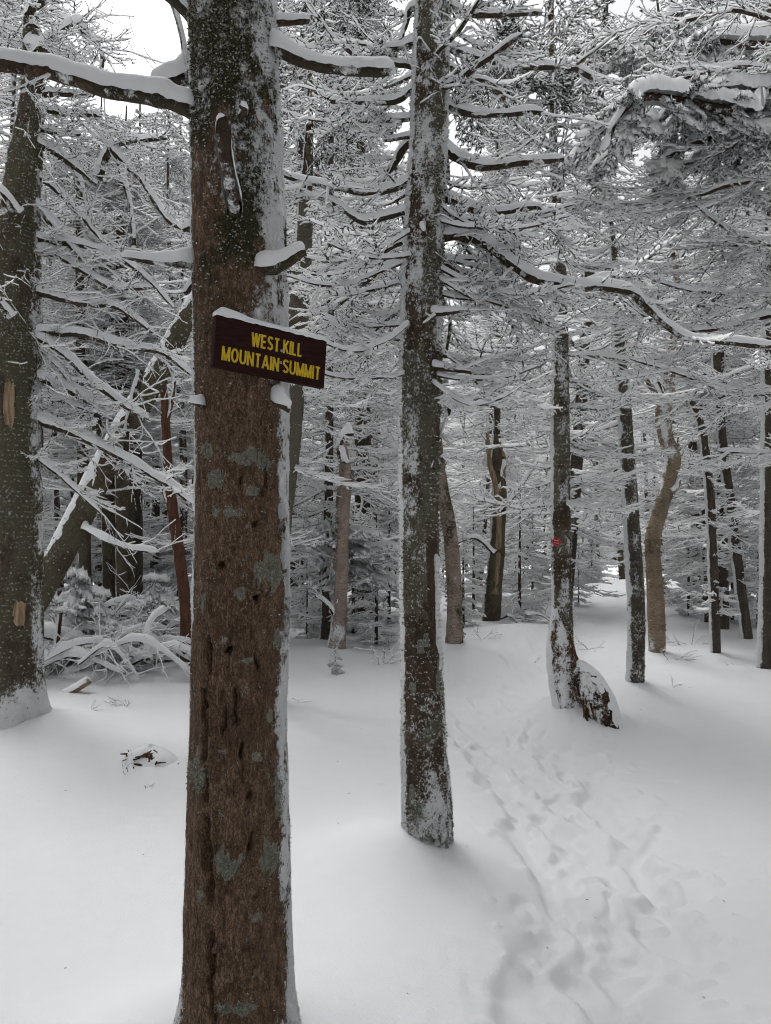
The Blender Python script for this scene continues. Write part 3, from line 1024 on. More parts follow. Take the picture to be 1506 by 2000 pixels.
BL = [
    ([(850, 2), (880, 12), (913, 25), (969, 30), (1058, 25)], 9, 6, .020, 5, True),
    ([(846, 112, -.05), (862, 96, -.1), (887, 71, -.2), (938, 0, -.3), (965, -45, -.35)], 5, 4, .008, 2, False),
    ([(842, 172, -.03), (866, 170, -.06), (893, 158, -.1), (943, 122, -.2), (1020, 66, -.3)], 11, 5, .018, 4, False),
    ([(850, 84), (880, 95), (933, 117, .05), (1004, 127, .1), (1116, 135, .15), (1157, 153, .2), (1213, 163, .2)], 10, 5, .020, 10, False),
    ([(1116, 133, .15), (1160, 100, .1), (1208, 61, .1)], 4, 2, .008, 3, False),
    ([(850, 122, .05), (880, 134, .1), (913, 153, .15), (959, 163, .2), (985, 195, .25), (994, 239, .3)], 8, 4, .014, 5, False),
    ([(845, 192, -.03), (870, 205), (908, 222), (984, 224), (1060, 220)], 11, 6, .020, 5, True),
    ([(846, 282), (872, 294), (898, 312), (943, 323), (1025, 316), (1098, 310)], 12, 8, .022, 5, True),
    ([(846, 378), (872, 388), (908, 402), (959, 415), (1010, 409), (1055, 404)], 12, 8, .021, 4, True),
    ([(1052, 405), (1066, 424), (1078, 446), (1100, 482)], 6, 3, .010, 3, False),
    ([(842, 462), (872, 463), (903, 462), (954, 478), (1004, 519), (1055, 547), (1127, 558), (1228, 569), (1259, 600, .05), (1310, 641, .1), (1371, 664, .1), (1520, 676, .1), (1600, 690, .1)], 13, 7, .024, 14, False),
    ([(1140, 552), (1180, 540, .05), (1238, 534, .1), (1240, 498, .1)], 4, 3, .014, 3, False),
    ([(842, 505, .04), (862, 514, .06), (903, 534, .1), (954, 553, .15), (1015, 548, .2)], 8, 4, .016, 6, False),
    ([(950, 555, .1), (970, 575, .15), (994, 600, .2), (1027, 628, .25)], 8, 5, .012, 3, False),
    ([(850, 425, .1), (870, 440, .15), (893, 458, .2), (913, 488, .25), (954, 541, .3)], 8, 5, .010, 3, False),
    ([(842, 540, -.03), (870, 552, -.05), (918, 578, -.1), (990, 598, -.1), (1080, 640, -.05)], 5, 3, .012, 8, False),
    ([(836, 610, -.05), (862, 611, -.1), (915, 606, -.15)], 8, 5, .014, 2, True),
    ([(836, 690, .04), (860, 692, .05), (908, 703, .1), (960, 702, .1), (1043, 682, .15)], 6, 3, .016, 8, False),
    ([(836, 712, -.05), (860, 718, -.08), (905, 722, -.1), (948, 730, -.1)], 8, 6, .016, 3, True),
    ([(838, 760, .05), (860, 765, .1), (878, 800, .12), (862, 835, .12), (855, 845, .12)], 7, 4, .006, 4, False),
    ([(830, 520, .1), (868, 590, .2), (880, 640, .2), (872, 690, .25)], 6, 4, .006, 3, False),
    # left side
    ([(835, 78), (804, 84), (775, 94), (754, 96), (742, 110)], 8, 4, .024, 3, False),
    ([(835, 130, .04), (804, 127, .05), (768, 124, .05), (737, 118, .05), (694, 106, .05), (660, 82, .05), (636, 55, .05), (619, 31, .05), (595, 0, .1), (570, -40, .1)], 8, 4, .015, 6, False),
    ([(838, 8), (811, 14), (799, 20), (790, 48), (782, 86)], 10, 7, .016, 2, True),
    ([(835, 170), (802, 180), (780, 194), (732, 199), (684, 199), (643, 195)], 10, 4, .022, 4, False),
    ([(832, 218), (797, 229), (770, 235), (746, 238)], 8, 4, .020, 1, False),
    ([(832, 262), (794, 269), (749, 274)], 7, 4, .018, 1, False),
    ([(830, 345), (799, 354), (770, 369), (720, 377), (660, 367), (600, 358), (540, 336), (480, 300)], 9, 4, .021, 8, False),
    ([(830, 402), (799, 413), (756, 425), (713, 432), (684, 418), (636, 389), (588, 384), (540, 360), (500, 330)], 9, 4, .019, 8, False),
    ([(830, 262, .06), (794, 282, .1), (768, 324, .15), (739, 362, .2)], 11, 7, .018, 2, False),
    ([(830, 480, .05), (798, 502, .08), (742, 530, .12), (690, 570, .2), (638, 612, .25)], 10, 6, .018, 4, False),
    ([(828, 655), (790, 660), (730, 662), (680, 645), (630, 620)], 7, 4, .016, 6, False),
    ([(830, 462, .1), (798, 470, .12), (760, 486, .2), (671, 535, .25), (600, 534, .3), (560, 530, .3)], 7, 3, .018, 8, False),
    ([(826, 590, .1), (790, 600, .12), (740, 640, .2), (690, 690, .2)], 6, 3, .014, 5, False),
    ([(826, 440, -.08), (830, 452, -.14)], 5, 3, .01, 0, True),
    ([(838, 108, -.06), (826, 92, -.12), (818, 76, -.16)], 6, 3, .014, 0, False),
]
for i, (rows, r0, r1, sn, tw, bl) in enumerate(BL):
    P2 = limb(LB, dB, rows, r0 * .85, r1 * .8, snow=sn, twigs=tw, tlen=.28, seed=100 + i, moss=.55, blunt=bl)
    if len(rows) > 3:
        LB.fans(P2, 3 if bl else 6, .16 if bl else .26, .45)
rB = random.Random(8)
for i in range(28):
    sd = 1 if i % 2 else -1
    y0 = rB.uniform(60, 800) if sd < 0 else rB.uniform(330, 800)
    x0 = np.interp(y0, [0, 500, 800], [846, 826, 820])
    w_ = rB.uniform(130, 330) * sd
    dy = rB.uniform(-20, 70)
    dd = rB.uniform(-.5, .8)
    P2 = limb(LB, dB, [(x0, y0), (x0 + w_ * .3, y0 + dy * .5 + 14, dd * .3), (x0 + w_ * .65, y0 + dy * .9 + 16, dd * .65), (x0 + w_, y0 + dy - 10, dd)], 3.8, 1.6, snow=.013, twigs=4, tlen=.2, seed=160 + i, moss=.4)
    LB.fans(P2, 5, .26, .4)
LB.finish()
crB = Crown(8)
conifer_crown(crB, line_of(ptsB), 4.3, 8.8, 9.2, .5, 3, 1.2, 99, FANS_LO)
obj('crown', crB.build('crown', oB, 3), tB)

# --- C: the thick trunk cut by the left edge
dC = 5.58
oC = np.array([W(22, 1000, dC)[0], dC, 0.0])
ROOTS += [(oC[0] + .1, dC - .05, .55, .12), (oC[0] + .25, dC + .1, .3, .06)]
tC = thing('spruce_tree', oC, 'thick mossy trunk cut by the left edge with stripped bark patches', 'tree')
ptsC, radC = path_of(dC, [(18, 1520, 190), (18, 1420, 152), (17, 1300, 124), (19, 1100, 118), (19, 900, 114), (22, 700, 108), (27, 600, 96), (38, 430, 74), (52, 300, 56), (64, 190, 42), (62, 110, 30), (58, 40, 20)])


def editC(x, y, z, n, d, at, th, P, R):
    u, v = front_px(x, y, z)
    for (px, py, rx, ry) in ((17, 790, 13, 46), (38, 1200, 13, 26)):
        m = (1 - sstep(.8, 1.05, np.hypot((u - px) / rx, (v - py) / ry) + .15 * (noise(x * 30, y * 30, z * 14, 8) - .5))) * (n[..., 1] < 0)
        d = d - .022 * m
        for k in at:
            at[k] *= 1 - m
    d = d + .06 * sstep(.3, -.05, z) * (.5 + .5 * np.sin(th * 5 + 2.))[None]
    return d


trC = trunk(tC, oC, ptsC, radC, 230, 90, BARK_C, rime=[(0, .58, -.3, 9, .3), (90, .30, -.3, 9, 1.3), (45, 1.1, -.4, .22, 1.0), (180, .7, 2.5, 9, .5)],
            moss=lambda x, y, z, n: .75 + 0 * x, amp=.015, vst=3, grain=24, edit=editC, seed=41)
tufts(tC, trC, oC, 'moss', 13000, .014, MOSS, 'moss_tufts', .40, 16, .6, 1.2)
tufts(tC, trC, oC, 'rime', 5000, .011, RIME, 'rime_flakes', 0, 15, .3, 2.2)
for (px, py, rx, ry) in ((17, 790, 12, 44), (38, 1198, 12, 25)):      # stripped patches of bare wood
    a = np.linspace(0, 2 * np.pi, 22, endpoint=False)
    rr = (1 / np.maximum(np.abs(np.cos(a)) ** 6 + np.abs(np.sin(a)) ** 6, .2) ** (1 / 6)) * (1 + .35 * (noise(np.cos(a) * 4, np.sin(a) * 4, 0 * a + px, 3) - .5))
    depth = dC - 115 / 2 / FPX * dC + .012
    ring = np.array([W(px + rx * r_ * math.cos(t), py + ry * r_ * math.sin(t), depth + .006) for t, r_ in zip(a, rr)])
    ring2 = np.array([W(px + .6 * rx * r_ * math.cos(t), py + .7 * ry * r_ * math.sin(t), depth - .003) for t, r_ in zip(a, rr)])
    c = W(px, py, depth - .004)
    V = np.concatenate([ring, ring2, [c]]) - oC
    j = np.arange(22)
    Q = np.stack([j, (j + 1) % 22, 22 + (j + 1) % 22, 22 + j], -1)
    T = np.stack([22 + j, 22 + (j + 1) % 22, np.full(22, 44)], -1)
    obj('bare_wood', mesh('bare_wood', V, Q, T, [PALE_WOOD]), tC)
LC = Limbs(tC, oC, 13)
CL = [
    ([(62, 186), (86, 184), (120, 184), (177, 187)], 8, 5, .03, 6), ([(62, 110), (90, 92), (112, 70), (150, 50), (168, 60)], 14, 7, .05, 8),
    ([(60, 90), (91, 100), (125, 120), (165, 142)], 13, 9, .04, 5), ([(62, 60), (58, 30), (70, 10), (100, -10)], 12, 7, .02, 4),
    ([(50, 275), (76, 280), (121, 303), (155, 330), (190, 360)], 11, 6, .035, 8), ([(190, 348), (200, 320), (214, 290), (228, 274)], 9, 6, .05, 5),
    ([(216, 290), (240, 278), (280, 274), (326, 270)], 7, 4, .035, 6), ([(214, 286), (277, 353), (328, 429), (372, 452)], 7, 5, .03, 8),
    ([(42, 385), (78, 406), (126, 464), (165, 505)], 12, 7, .025, 8), ([(60, 215), (80, 214), (130, 222), (200, 224)], 7, 4, .03, 6),
    ([(50, 255), (80, 256), (120, 263), (158, 262)], 6, 3, .03, 4), ([(20, 640), (78, 646), (156, 652), (240, 676), (320, 690), (380, 735)], 10, 5, .035, 14),
    ([(20, 630), (80, 660), (132, 696), (188, 748), (248, 792), (290, 818)], 10, 6, .035, 10), ([(20, 715), (78, 736), (120, 752), (168, 776), (188, 800), (188, 850)], 11, 8, .03, 6),
    ([(20, 800), (78, 820), (132, 840), (208, 876), (280, 916), (340, 952), (380, 985)], 12, 6, .04, 14), ([(20, 850), (78, 896), (128, 936), (196, 1000)], 8, 4, .025, 5),
    ([(276, 724, .2), (256, 800, .2), (246, 864, .2), (249, 942, .2)], 8, 4, .008, 8), ([(20, 560), (80, 570), (150, 590), (230, 600), (300, 650)], 10, 4, .035, 12),
    ([(30, 500), (90, 490), (150, 520), (220, 560), (300, 560)], 9, 4, .03, 12), ([(30, 440), (90, 470), (170, 480), (260, 520), (340, 600)], 8, 4, .03, 12),
    ([(40, 330), (100, 360), (160, 420), (200, 470)], 8, 4, .025, 10), ([(150, 330, .2), (170, 400, .2), (185, 470, .2), (176, 540, .2)], 7, 4, .008, 6),
    ([(230, 300, .3), (250, 380, .3), (262, 470, .3), (255, 560, .3)], 7, 4, .01, 8), ([(100, 20, .3), (160, 60, .3), (200, 110, .3), (180, 190, .3)], 7, 4, .02, 10),
    ([(20, 620, -.25), (-30, 560, -.4), (-60, 500, -.5)], 9, 5, .03, 4), ([(30, 420, -.2), (0, 380, -.3), (-40, 360, -.4)], 11, 6, .05, 4),
    ([(20, 760), (78, 770), (140, 790), (220, 820)], 6, 3, .03, 8), ([(20, 660), (90, 690), (150, 760), (190, 790)], 6, 3, .03, 8),
]
for i, (rows, r0, r1, sn, tw) in enumerate(CL):
    P2 = limb(LC, dC, rows, r0, r1, snow=sn * .75, twigs=tw, tlen=.42, seed=200 + i, moss=.6)
    LC.fans(P2, 5, .45, .3)
LC.finish()


# --- the middle trees
def mid_tree(name, label, d, spec, mat, top_z, seed, rime=(), moss=.5, z0=1.2, Lmax=1.3, live=99, per=4, spacing=.32, group=None, ns=28, rows=110, fans=None, crown=True,
             thick=1., snow=1., amp=.011, mound=.05, tuft=900, elev=(-.25, .15), lean=0., skip=None):
    base = [q for q in spec if True][0]
    o = np.array([W(spec[1][0], 1000, d)[0], d, 0.0])
    ROOTS.append((o[0], d, .28, mound))
    t = thing(name, o, label, 'tree', group)
    pts, rad = path_of(d, spec, top_z, .02, lean)
    tr = trunk(t, o, pts, rad, rows, ns, mat, rime=rime or [(185, 1.0, -.3, 99, .5)], moss=(lambda x, y, z, n: moss + 0 * x), amp=amp, vst=3, grain=26, seed=seed)
    if tuft:
        tufts(t, tr, o, 'rime', int(tuft * 1.3), .0105, RIME, 'rime_flakes', 0, seed, .3, 2.0)
        if moss > .3:
            tufts(t, tr, o, 'moss', int(tuft * 1.3), .012, MOSS, 'moss_tufts', .3, seed + 1, .5, 1.2)
    if mat in (BARK_Y, BARK_P):                       # curls of peeling bark
        tr['at']['lichen'] = (fbm(tr['V'][..., 0] * 9, tr['V'][..., 1] * 9, tr['V'][..., 2] * 5, 2, seed + 4) > .55) * 1.0
        tufts(t, tr, o, 'lichen', 420, .038, mat, 'bark_curls', .12, seed + 5, .6, 1.0, out=.5)
    c = None
    if crown:
        c = Crown(seed)
        conifer_crown(c, line_of(pts), z0, (top_z or pts[-1][2]) - .2, (top_z or pts[-1][2]) + .3, spacing, per, Lmax, live, fans or FANS, thick, snow, skip, elev)
    return t, o, pts, tr, c


def put_crown(t, o, c, per=4):
    obj('crown', c.build('crown', o, per), t)


MIDC = []
for i_, (h_, z_, l_) in enumerate(((9.5, .45, 1.4), (10.5, .6, 1.6), (9.0, .5, 1.35))):
    c_ = Crown(900 + i_)
    conifer_crown(c_, lambda z: np.array([0, 0, z]), z_, h_ - .2, h_ + .3, .31, 4.4, l_, 6.2)
    MIDC.append(c_.build('crown', 0, 2))


def share_crown(t, o, pts, k, rz, sc_=1., up=0.):
    """one of three bough sets, turned and leant to follow this trunk"""
    ln = line_of(pts)
    a, b = ln(1.0), ln(5.5)
    dv = Vector((b - a).tolist()).normalized()
    q = Vector((0, 0, 1)).rotation_difference(dv)
    c = obj('crown', MIDC[k], t, tuple(a - o - np.array(dv) * 1.0))
    c.rotation_mode = 'QUATERNION'
    from mathutils import Quaternion
    c.rotation_quaternion = q @ Quaternion((0, 0, 1), rz)
    c.scale = (1, 1, sc_)
    c.location.z += up


def away(az, z):           # no low bough straight at the camera
    return math.sin(az) < -.82 and z < 3.0


tL, oL, pL, trL, cL = mid_tree('spruce_tree', 'mossy spruce with a round red marker disc, rising behind a broken stump', 6.0,
                               [(1112, 1480, 56), (1108, 1400, 48), (1104, 1320, 42), (1098, 1200, 37), (1095, 1000, 35), (1095, 800, 33), (1092, 560, 27), (1087, 420, 19), (1082, 300, 12)],
                               BARK_B, 5.6, 61, rime=[(188, 1.05, -.3, 99, .55), (0, .6, 0, 99, .3), (90, .46, -.3, 99, 1.4)], moss=.65, z0=1.75, Lmax=1.6, live=99, mound=.07, ns=44, rows=200, tuft=2600, skip=away, spacing=.2, per=4)
put_crown(tL, oL, cL, 4)
tM, oM, pM, trM, cM = mid_tree('spruce_tree', 'slim leaning spruce between the marker tree and the crooked birch', 7.16,
                               [(1243, 1400, 34), (1240, 1335, 32), (1243, 1200, 31), (1232, 1000, 29), (1218, 800, 26), (1208, 670, 21), (1200, 520, 13), (1192, 420, 8)],
                               BARK_D, 5.2, 62, rime=[(185, 1.1, -.3, 99, .7), (80, .45, -.3, 99, 1.4)], moss=.5, z0=1.5, Lmax=1.3, live=99, ns=32, rows=150, tuft=1600, skip=lambda a, z: away(a, z) or (math.cos(a) > .35 and z < 3.1), spacing=.23)
put_crown(tM, oM, cM, 3)
tG, oG, pG, trG, cG = mid_tree('spruce_tree', 'mossy spruce half hidden behind the right edge of the sign tree', 6.3,
                               [(526, 1480, 44), (528, 1380, 42), (540, 1100, 41), (568, 850, 40), (582, 620, 38), (592, 500, 33), (598, 380, 24), (604, 260, 14)],
                               BARK_B, 5.8, 63, moss=.8, z0=2.1, Lmax=1.5, live=99, ns=36, rows=150, tuft=1600, skip=away, spacing=.26, per=4)
put_crown(tG, oG, cG, 4)
tR, oR, pR, trR, cR = mid_tree('spruce_tree', 'dark spruce trunk standing at the right edge', 7.7,
                               [(1500, 1380, 40), (1498, 1310, 36), (1500, 1150, 31), (1502, 900, 29), (1503, 600, 26), (1503, 300, 22)],
                               BARK_D, 9, 64, rime=[(185, 1.05, -.3, 99, .5)], moss=.4, z0=1.6, Lmax=1.8, live=4.3, ns=32, rows=140, tuft=1200, per=4, spacing=.28, skip=lambda a, z: away(a, z) or (math.cos(a) < -.3 and z < 3.1))
put_crown(tR, oR, cR, 3)
tP, oP, pP, trP, cP = mid_tree('spruce_tree', 'straight dark trunk between the bent pole and the tilted spruce at right', 10.0,
                               [(1412, 1290, 24), (1412, 1240, 23), (1410, 1100, 22), (1406, 850, 20), (1402, 500, 17)], BARK_D, 10, 65, moss=.2, z0=1.0, Lmax=1.4, per=5, live=6, tuft=300, crown=False)
share_crown(tP, oP, pP, 0, 1.0)
tQ, oQ, pQ, trQ, cQ = mid_tree('spruce_tree', 'dark spruce tilting left, second trunk from the right edge', 9.4,
                               [(1465, 1300, 22), (1460, 1255, 21), (1446, 1150, 20), (1428, 1000, 19), (1410, 860, 18), (1396, 650, 15), (1388, 300, 12)], BARK_D, 8.5, 66, moss=.2, z0=.9, Lmax=1.3, per=5, live=6.5, tuft=300, crown=False)
share_crown(tQ, oQ, pQ, 2, 2.1)
tO, oO, pO, trO, cO = mid_tree('dead_pole', 'thin dark bent pole with a broken top right of the birch', 8.5,
                               [(1399, 1340, 21), (1398, 1281, 19), (1394, 1150, 18), (1387, 980, 17), (1376, 870, 15), (1362, 810, 13), (1340, 765, 9)], BARK_D, None, 67, moss=.1, z0=.6, Lmax=.5, per=3, spacing=.2, tuft=300, fans=FANS_LO)
put_crown(tO, oO, cO)
tS, oS, pS, trS, cS = mid_tree('spruce_tree', 'grey trunk behind and left of the thin bent pole', 10.6,
                               [(1384, 1280, 22), (1383, 1228, 20), (1378, 1050, 19), (1372, 800, 17), (1368, 400, 14)], BARK_D, 9.5, 68, moss=.2, z0=1.0, Lmax=1.4, per=5, live=6, tuft=300, crown=False)
share_crown(tS, oS, pS, 1, .3)
for i, (lab, d, sp) in enumerate((
        ('pale mossy trunk nearest the leaning log on the left', 9.6, [(168, 1290, 26), (168, 1220, 25), (166, 1100, 23), (162, 900, 22), (158, 650, 18), (155, 480, 12)]),
        ('stout grey trunk, left of three crowded trunks behind the brush pile', 10.0, [(216, 1300, 32), (216, 1240, 30), (215, 1100, 28), (212, 850, 27), (209, 620, 22), (206, 450, 14)]),
        ('stoutest of three crowded trunks behind the brush pile', 9.8, [(246, 1300, 40), (246, 1240, 36), (245, 1100, 34), (242, 850, 32), (239, 620, 25), (236, 450, 16)]),
        ('dark trunk, right of three crowded trunks behind the brush pile', 10.3, [(268, 1290, 24), (268, 1235, 22), (268, 1050, 20), (266, 800, 19), (262, 560, 13)]))):
    t_, o_, p_, tr_, c_ = mid_tree('spruce_tree', lab, d, sp, BARK_C if i < 3 else BARK_D, 6.0, 70 + i, moss=.5, z0=1.1, Lmax=1.4, per=4, spacing=.3, live=5.2, tuft=600, crown=False)
    share_crown(t_, o_, p_, i % 3, 1.3 * i, .44, 2.1)
t_, o_, p_, tr_, c_ = mid_tree('spruce_tree', 'dark trunk standing right of the pink birch snag', 12.0,
                               [(716, 1250, 32), (716, 1200, 29), (716, 1080, 28), (712, 900, 27), (708, 600, 23), (704, 200, 18)], BARK_D, 10.5, 75, moss=.2, z0=1.3, Lmax=1.7, per=5, live=5.5, tuft=300, crown=False)
share_crown(t_, o_, p_, 1, 4.)
t_, o_, p_, tr_, c_ = mid_tree('spruce_tree', 'thin dark trunk tucked just left of the pink birch snag', 9.2,
                               [(635, 1310, 20), (635, 1262, 19), (638, 1150, 18), (642, 950, 17), (645, 600, 14)], BARK_D, 8.5, 76, moss=.3, z0=1.5, Lmax=1.6, per=5, live=5.5, tuft=300, crown=False)
share_crown(t_, o_, p_, 0, 5.)
c = Crown(940)                       # its low living boughs, bent down under the snow
for i in range(16):
    c.bough(FANS_LIVE[i % 6], W(636, 1000, 9.2) + np.array([0, 0, c.r.uniform(-.75, -.1)]), c.r.uniform(-1.25, .35), c.r.uniform(-.35, .02), c.r.uniform(.5, 1.15), 1.3, 3.0, True)
obj('foliage', c.build('foliage', o_, 4, 1.7), t_)

# --- a tree just outside the right edge sends boughs into the picture
dT = 4.9
oT2 = np.array([W(1690, 1000, dT)[0], dT, 0.])
ROOTS.append((oT2[0], dT, .3, .06))
tT = thing('spruce_tree', oT2, 'spruce outside the right edge sending thin dark boughs into view', 'tree')
pT, rT = path_of(dT, [(1690, 1600, 70), (1690, 1490, 64), (1690, 1000, 56), (1690, 500, 48), (1690, 0, 40)], 9, .03)
trunk(tT, oT2, pT, rT, 80, 28, BARK_D, rime=[(185, .9, -.3, 9, .4)], moss=(lambda x, y, z, n: .4 + 0 * x), seed=95)
LT = Limbs(tT, oT2, 95)
for i, (rows, r0, r1, sn, tw) in enumerate((
        ([(1690, 520), (1600, 500), (1506, 478), (1430, 450), (1372, 410), (1330, 368), (1296, 318)], 9, 4, .010, 22),
        ([(1690, 330), (1600, 335), (1506, 348), (1420, 362), (1320, 392), (1180, 398), (1110, 376)], 8, 3, .012, 26),
        ([(1690, 600), (1600, 600), (1506, 614), (1400, 642), (1320, 640), (1250, 612), (1180, 575)], 9, 4, .022, 20),
        ([(1690, 540), (1600, 560), (1506, 572), (1420, 572), (1340, 566), (1270, 545)], 8, 3, .022, 20),
        ([(1690, 760), (1600, 760), (1506, 770), (1420, 765), (1340, 735), (1230, 700)], 7, 3, .02, 20),
        ([(1690, 440), (1600, 455), (1506, 470), (1440, 478), (1380, 478)], 7, 3, .014, 14),
        ([(1690, 210), (1600, 220), (1506, 240), (1400, 300), (1300, 330)], 8, 3, .012, 20),
        ([(1690, 120), (1560, 140), (1420, 130), (1300, 170), (1230, 230)], 8, 3, .014, 22),
        ([(1690, 30), (1560, 50), (1440, 20), (1330, 40), (1250, 20)], 8, 3, .012, 22),
        ([(1690, 860), (1600, 870), (1506, 885), (1400, 880)], 7, 3, .02, 12))):
    P2 = limb(LT, dT, [(a, b, .12 * j) for j, (a, b) in enumerate(rows)], r0 * .8, r1, snow=sn, twigs=4, tlen=.3, seed=500 + i, moss=.2)
    LT.fans(P2, int(tw * .9), .62)
LT.finish()
# snow-loaded living boughs high on the right
cc = Crown(96)
for i, (rows, r0, sn, wd) in enumerate((
        ([(1470, 235), (1400, 212), (1330, 196), (1250, 192), (1205, 235), (1178, 296)], 10, .085, 2.6),
        ([(1560, 175), (1480, 190), (1420, 182), (1350, 190), (1325, 205)], 11, .10, 2.8),
        ([(1560, 225), (1480, 240), (1420, 262), (1350, 285), (1290, 312)], 10, .07, 2.4),
        ([(1560, 95), (1440, 85), (1370, 88), (1335, 112), (1318, 150)], 9, .08, 2.6),
        ([(1560, 300), (1490, 290), (1440, 310), (1400, 350)], 8, .06, 2.2),
        ([(1330, 30), (1270, 60), (1220, 100), (1200, 140)], 8, .06, 2.4))):
    d_ = 5.0 + .2 * i
    P2 = limb(LT, d_, rows, r0, 5, snow=sn * 1.15, seed=530 + i, wide=wd * 1.15, moss=.1)
    for j in range(12):
        p = P2[cc.r.randint(3, len(P2))]
        cc.bough(FANS_LIVE[j % 6], p, cc.r.uniform(0, 6.28), -.6 + cc.r.normal(0, .25), cc.r.uniform(.25, .5), .9, 2.4, True)
obj('foliage', cc.build('foliage', oT2, 7), tT)

# dark needle boughs hanging under the canopy behind the two near trunks
NEEDLE_D = mat_twig("needles_dark", (.020, .026, .019), (.40, .41, .42), .60, .74)
for (t_, o_, d_, box, n_b, sd) in ((tL, oL, 6.1, (880, 1120, -60, 150), 32, 97), (tG, oG, 6.4, (556, 640, 90, 250), 11, 98), (tG, oG, 6.5, (560, 700, -60, 40), 10, 99)):
    c = Crown(sd)
    for i in range(n_b):
        p = W(c.r.uniform(box[0], box[1]), c.r.uniform(box[2], box[3]), d_ + c.r.normal(0, .25))
        c.bough(FANS_LIVE[i % 6], p, c.r.uniform(0, 6.28), -.75 + c.r.normal(0, .25), c.r.uniform(.45, .85), .7, .4, True)
    me = c.build('foliage', o_, 8)
    me.materials[2] = NEEDLE_D
    obj('foliage', me, t_)

# --- birches and snags
tH, oH, pH, trH, cH = mid_tree('birch_snag', 'pinkish birch snag with a broken top behind the sign tree', 8.57,
                               [(650, 1330, 38), (655, 1280, 36), (664, 1200, 27), (668, 1100, 24), (671, 1000, 24), (675, 940, 25), (672, 900, 22), (668, 850, 10)], BARK_P, None, 80, rime=[(185, .9, -.3, .6, .6), (90, .7, -.3, .35, 1.2)], moss=.15, crown=False, tuft=500, ns=30, rows=120)
LH = Limbs(tH, oH, 80)
limb(LH, 8.55, [(672, 905), (664, 870), (672, 850), (690, 846)], 9, 5, snow=.07, seed=301, blunt=True)
limb(LH, 8.55, [(655, 1200), (640, 1180), (615, 1160)], 5, 3, snow=.03, seed=302, twigs=4)
LH.finish()
tJ, oJ, pJ, trJ, cJ = mid_tree('birch_tree', 'crooked dark-footed birch right of the mossy second trunk', 9.0,
                               [(884, 1320, 38), (887, 1262, 34), (888, 1200, 29), (886, 1120, 28), (881, 1060, 27), (872, 1000, 26), (864, 960, 24), (858, 900, 20), (852, 820, 15)], BARK_P, 5.5, 81, rime=[(0, .4, .0, 9, .5)], moss=.45, z0=2.2, Lmax=1.1, per=3, spacing=.35, tuft=500, rows=120)
put_crown(tJ, oJ, cJ)
tN, oN, pN, trN, cN = mid_tree('birch_tree', 'crooked tan yellow birch with an S-shaped trunk at right', 8.5,
                               [(1284, 1340, 36), (1284, 1282, 31), (1281, 1180, 32), (1275, 1080, 28), (1276, 1045, 28), (1294, 985, 28), (1309, 930, 27), (1314, 895, 30), (1300, 850, 27), (1296, 810, 32), (1306, 760, 22), (1312, 700, 18), (1322, 600, 13), (1318, 480, 9)],
                               BARK_Y, None, 82, rime=[(180, .8, 1.7, 2.3, .5), (180, .75, -.3, .25, .9), (90, .6, 2.2, 3.2, 1.2)], moss=.12, crown=False, tuft=600, ns=36, rows=160)
LN = Limbs(tN, oN, 82)
limb(LN, 8.5, [(1298, 815), (1285, 770), (1268, 745), (1245, 705), (1225, 660)], 9, 5, snow=.025, seed=311, mat=BARK_Y, twigs=10, tlen=.7)
limb(LN, 8.5, [(1300, 800), (1296, 760), (1290, 740), (1312, 690), (1330, 640)], 7, 4, snow=.015, seed=312, mat=BARK_D, twigs=8, tlen=.7)
limb(LN, 8.5, [(1315, 890), (1328, 888), (1334, 880)], 6, 4, snow=.02, seed=313, mat=BARK_Y)
limb(LN, 8.5, [(1318, 500), (1300, 430), (1310, 350)], 6, 3, snow=.015, seed=314, mat=BARK_D, twigs=10, tlen=.8)
limb(LN, 8.5, [(1318, 520), (1350, 470), (1400, 450)], 5, 3, snow=.015, seed=315, mat=BARK_D, twigs=10, tlen=.8)
limb(LN, 8.45, [(1312, 960), (1322, 950), (1326, 935)], 7, 5, snow=.012, seed=316, mat=BARK_P, blunt=True)
LN.finish()
# split snag: a tall shell of pale wood
tK, oK, pK, trK, cK = mid_tree('dead_snag', 'split dead snag with pale torn top left of the marker tree', 10.7,
                               [(956, 1290, 42), (958, 1222, 38), (964, 1150, 33), (972, 1050, 28), (976, 960, 25), (972, 900, 22), (968, 850, 8)], BARK_C, None, 83, rime=[(185, .7, -.3, 9, .5)], moss=.5, crown=False, tuft=400, rows=110)
LK = Limbs(tK, oK, 83)
limb(LK, 10.62, [(966, 1160), (974, 1050), (970, 960), (956, 900), (952, 845)], 7, 4, snow=0, seed=321, mat=PALE_WOOD, blunt=True)
limb(LK, 10.66, [(974, 960), (984, 900), (980, 862)], 7, 4, snow=.02, seed=322, mat=PALE_WOOD, blunt=True)
limb(LK, 10.6, [(975, 1000), (1010, 960), (1050, 900)], 5, 3, snow=.03, seed=323, twigs=8, tlen=.6)
limb(LK, 10.6, [(965, 1080), (930, 1050), (890, 1060)], 5, 3, snow=.03, seed=324, twigs=8, tlen=.6)
LK.finish()
# red-brown broken stem behind the brush
tE, oE, pE, trE, cE = mid_tree('dead_tree', 'thin red-brown dead stem leaning beside the sign tree', 7.6,
                               [(366, 1300, 24), (362, 1180, 22), (350, 1080, 21), (338, 1000, 20), (330, 920, 17), (324, 830, 15), (320, 760, 12), (318, 700, 8)], BARK_R, None, 84, rime=[(185, .5, -.3, 9, .4)], moss=.0, crown=False, tuft=200)
LE = Limbs(tE, oE, 84)
limb(LE, 7.6, [(336, 995), (322, 965), (316, 930)], 6, 3, snow=.01, seed=331, mat=BARK_R)
limb(LE, 7.6, [(324, 830), (335, 790), (342, 730)], 5, 3, snow=.012, seed=332, mat=BARK_R, twigs=4)
LE.finish()
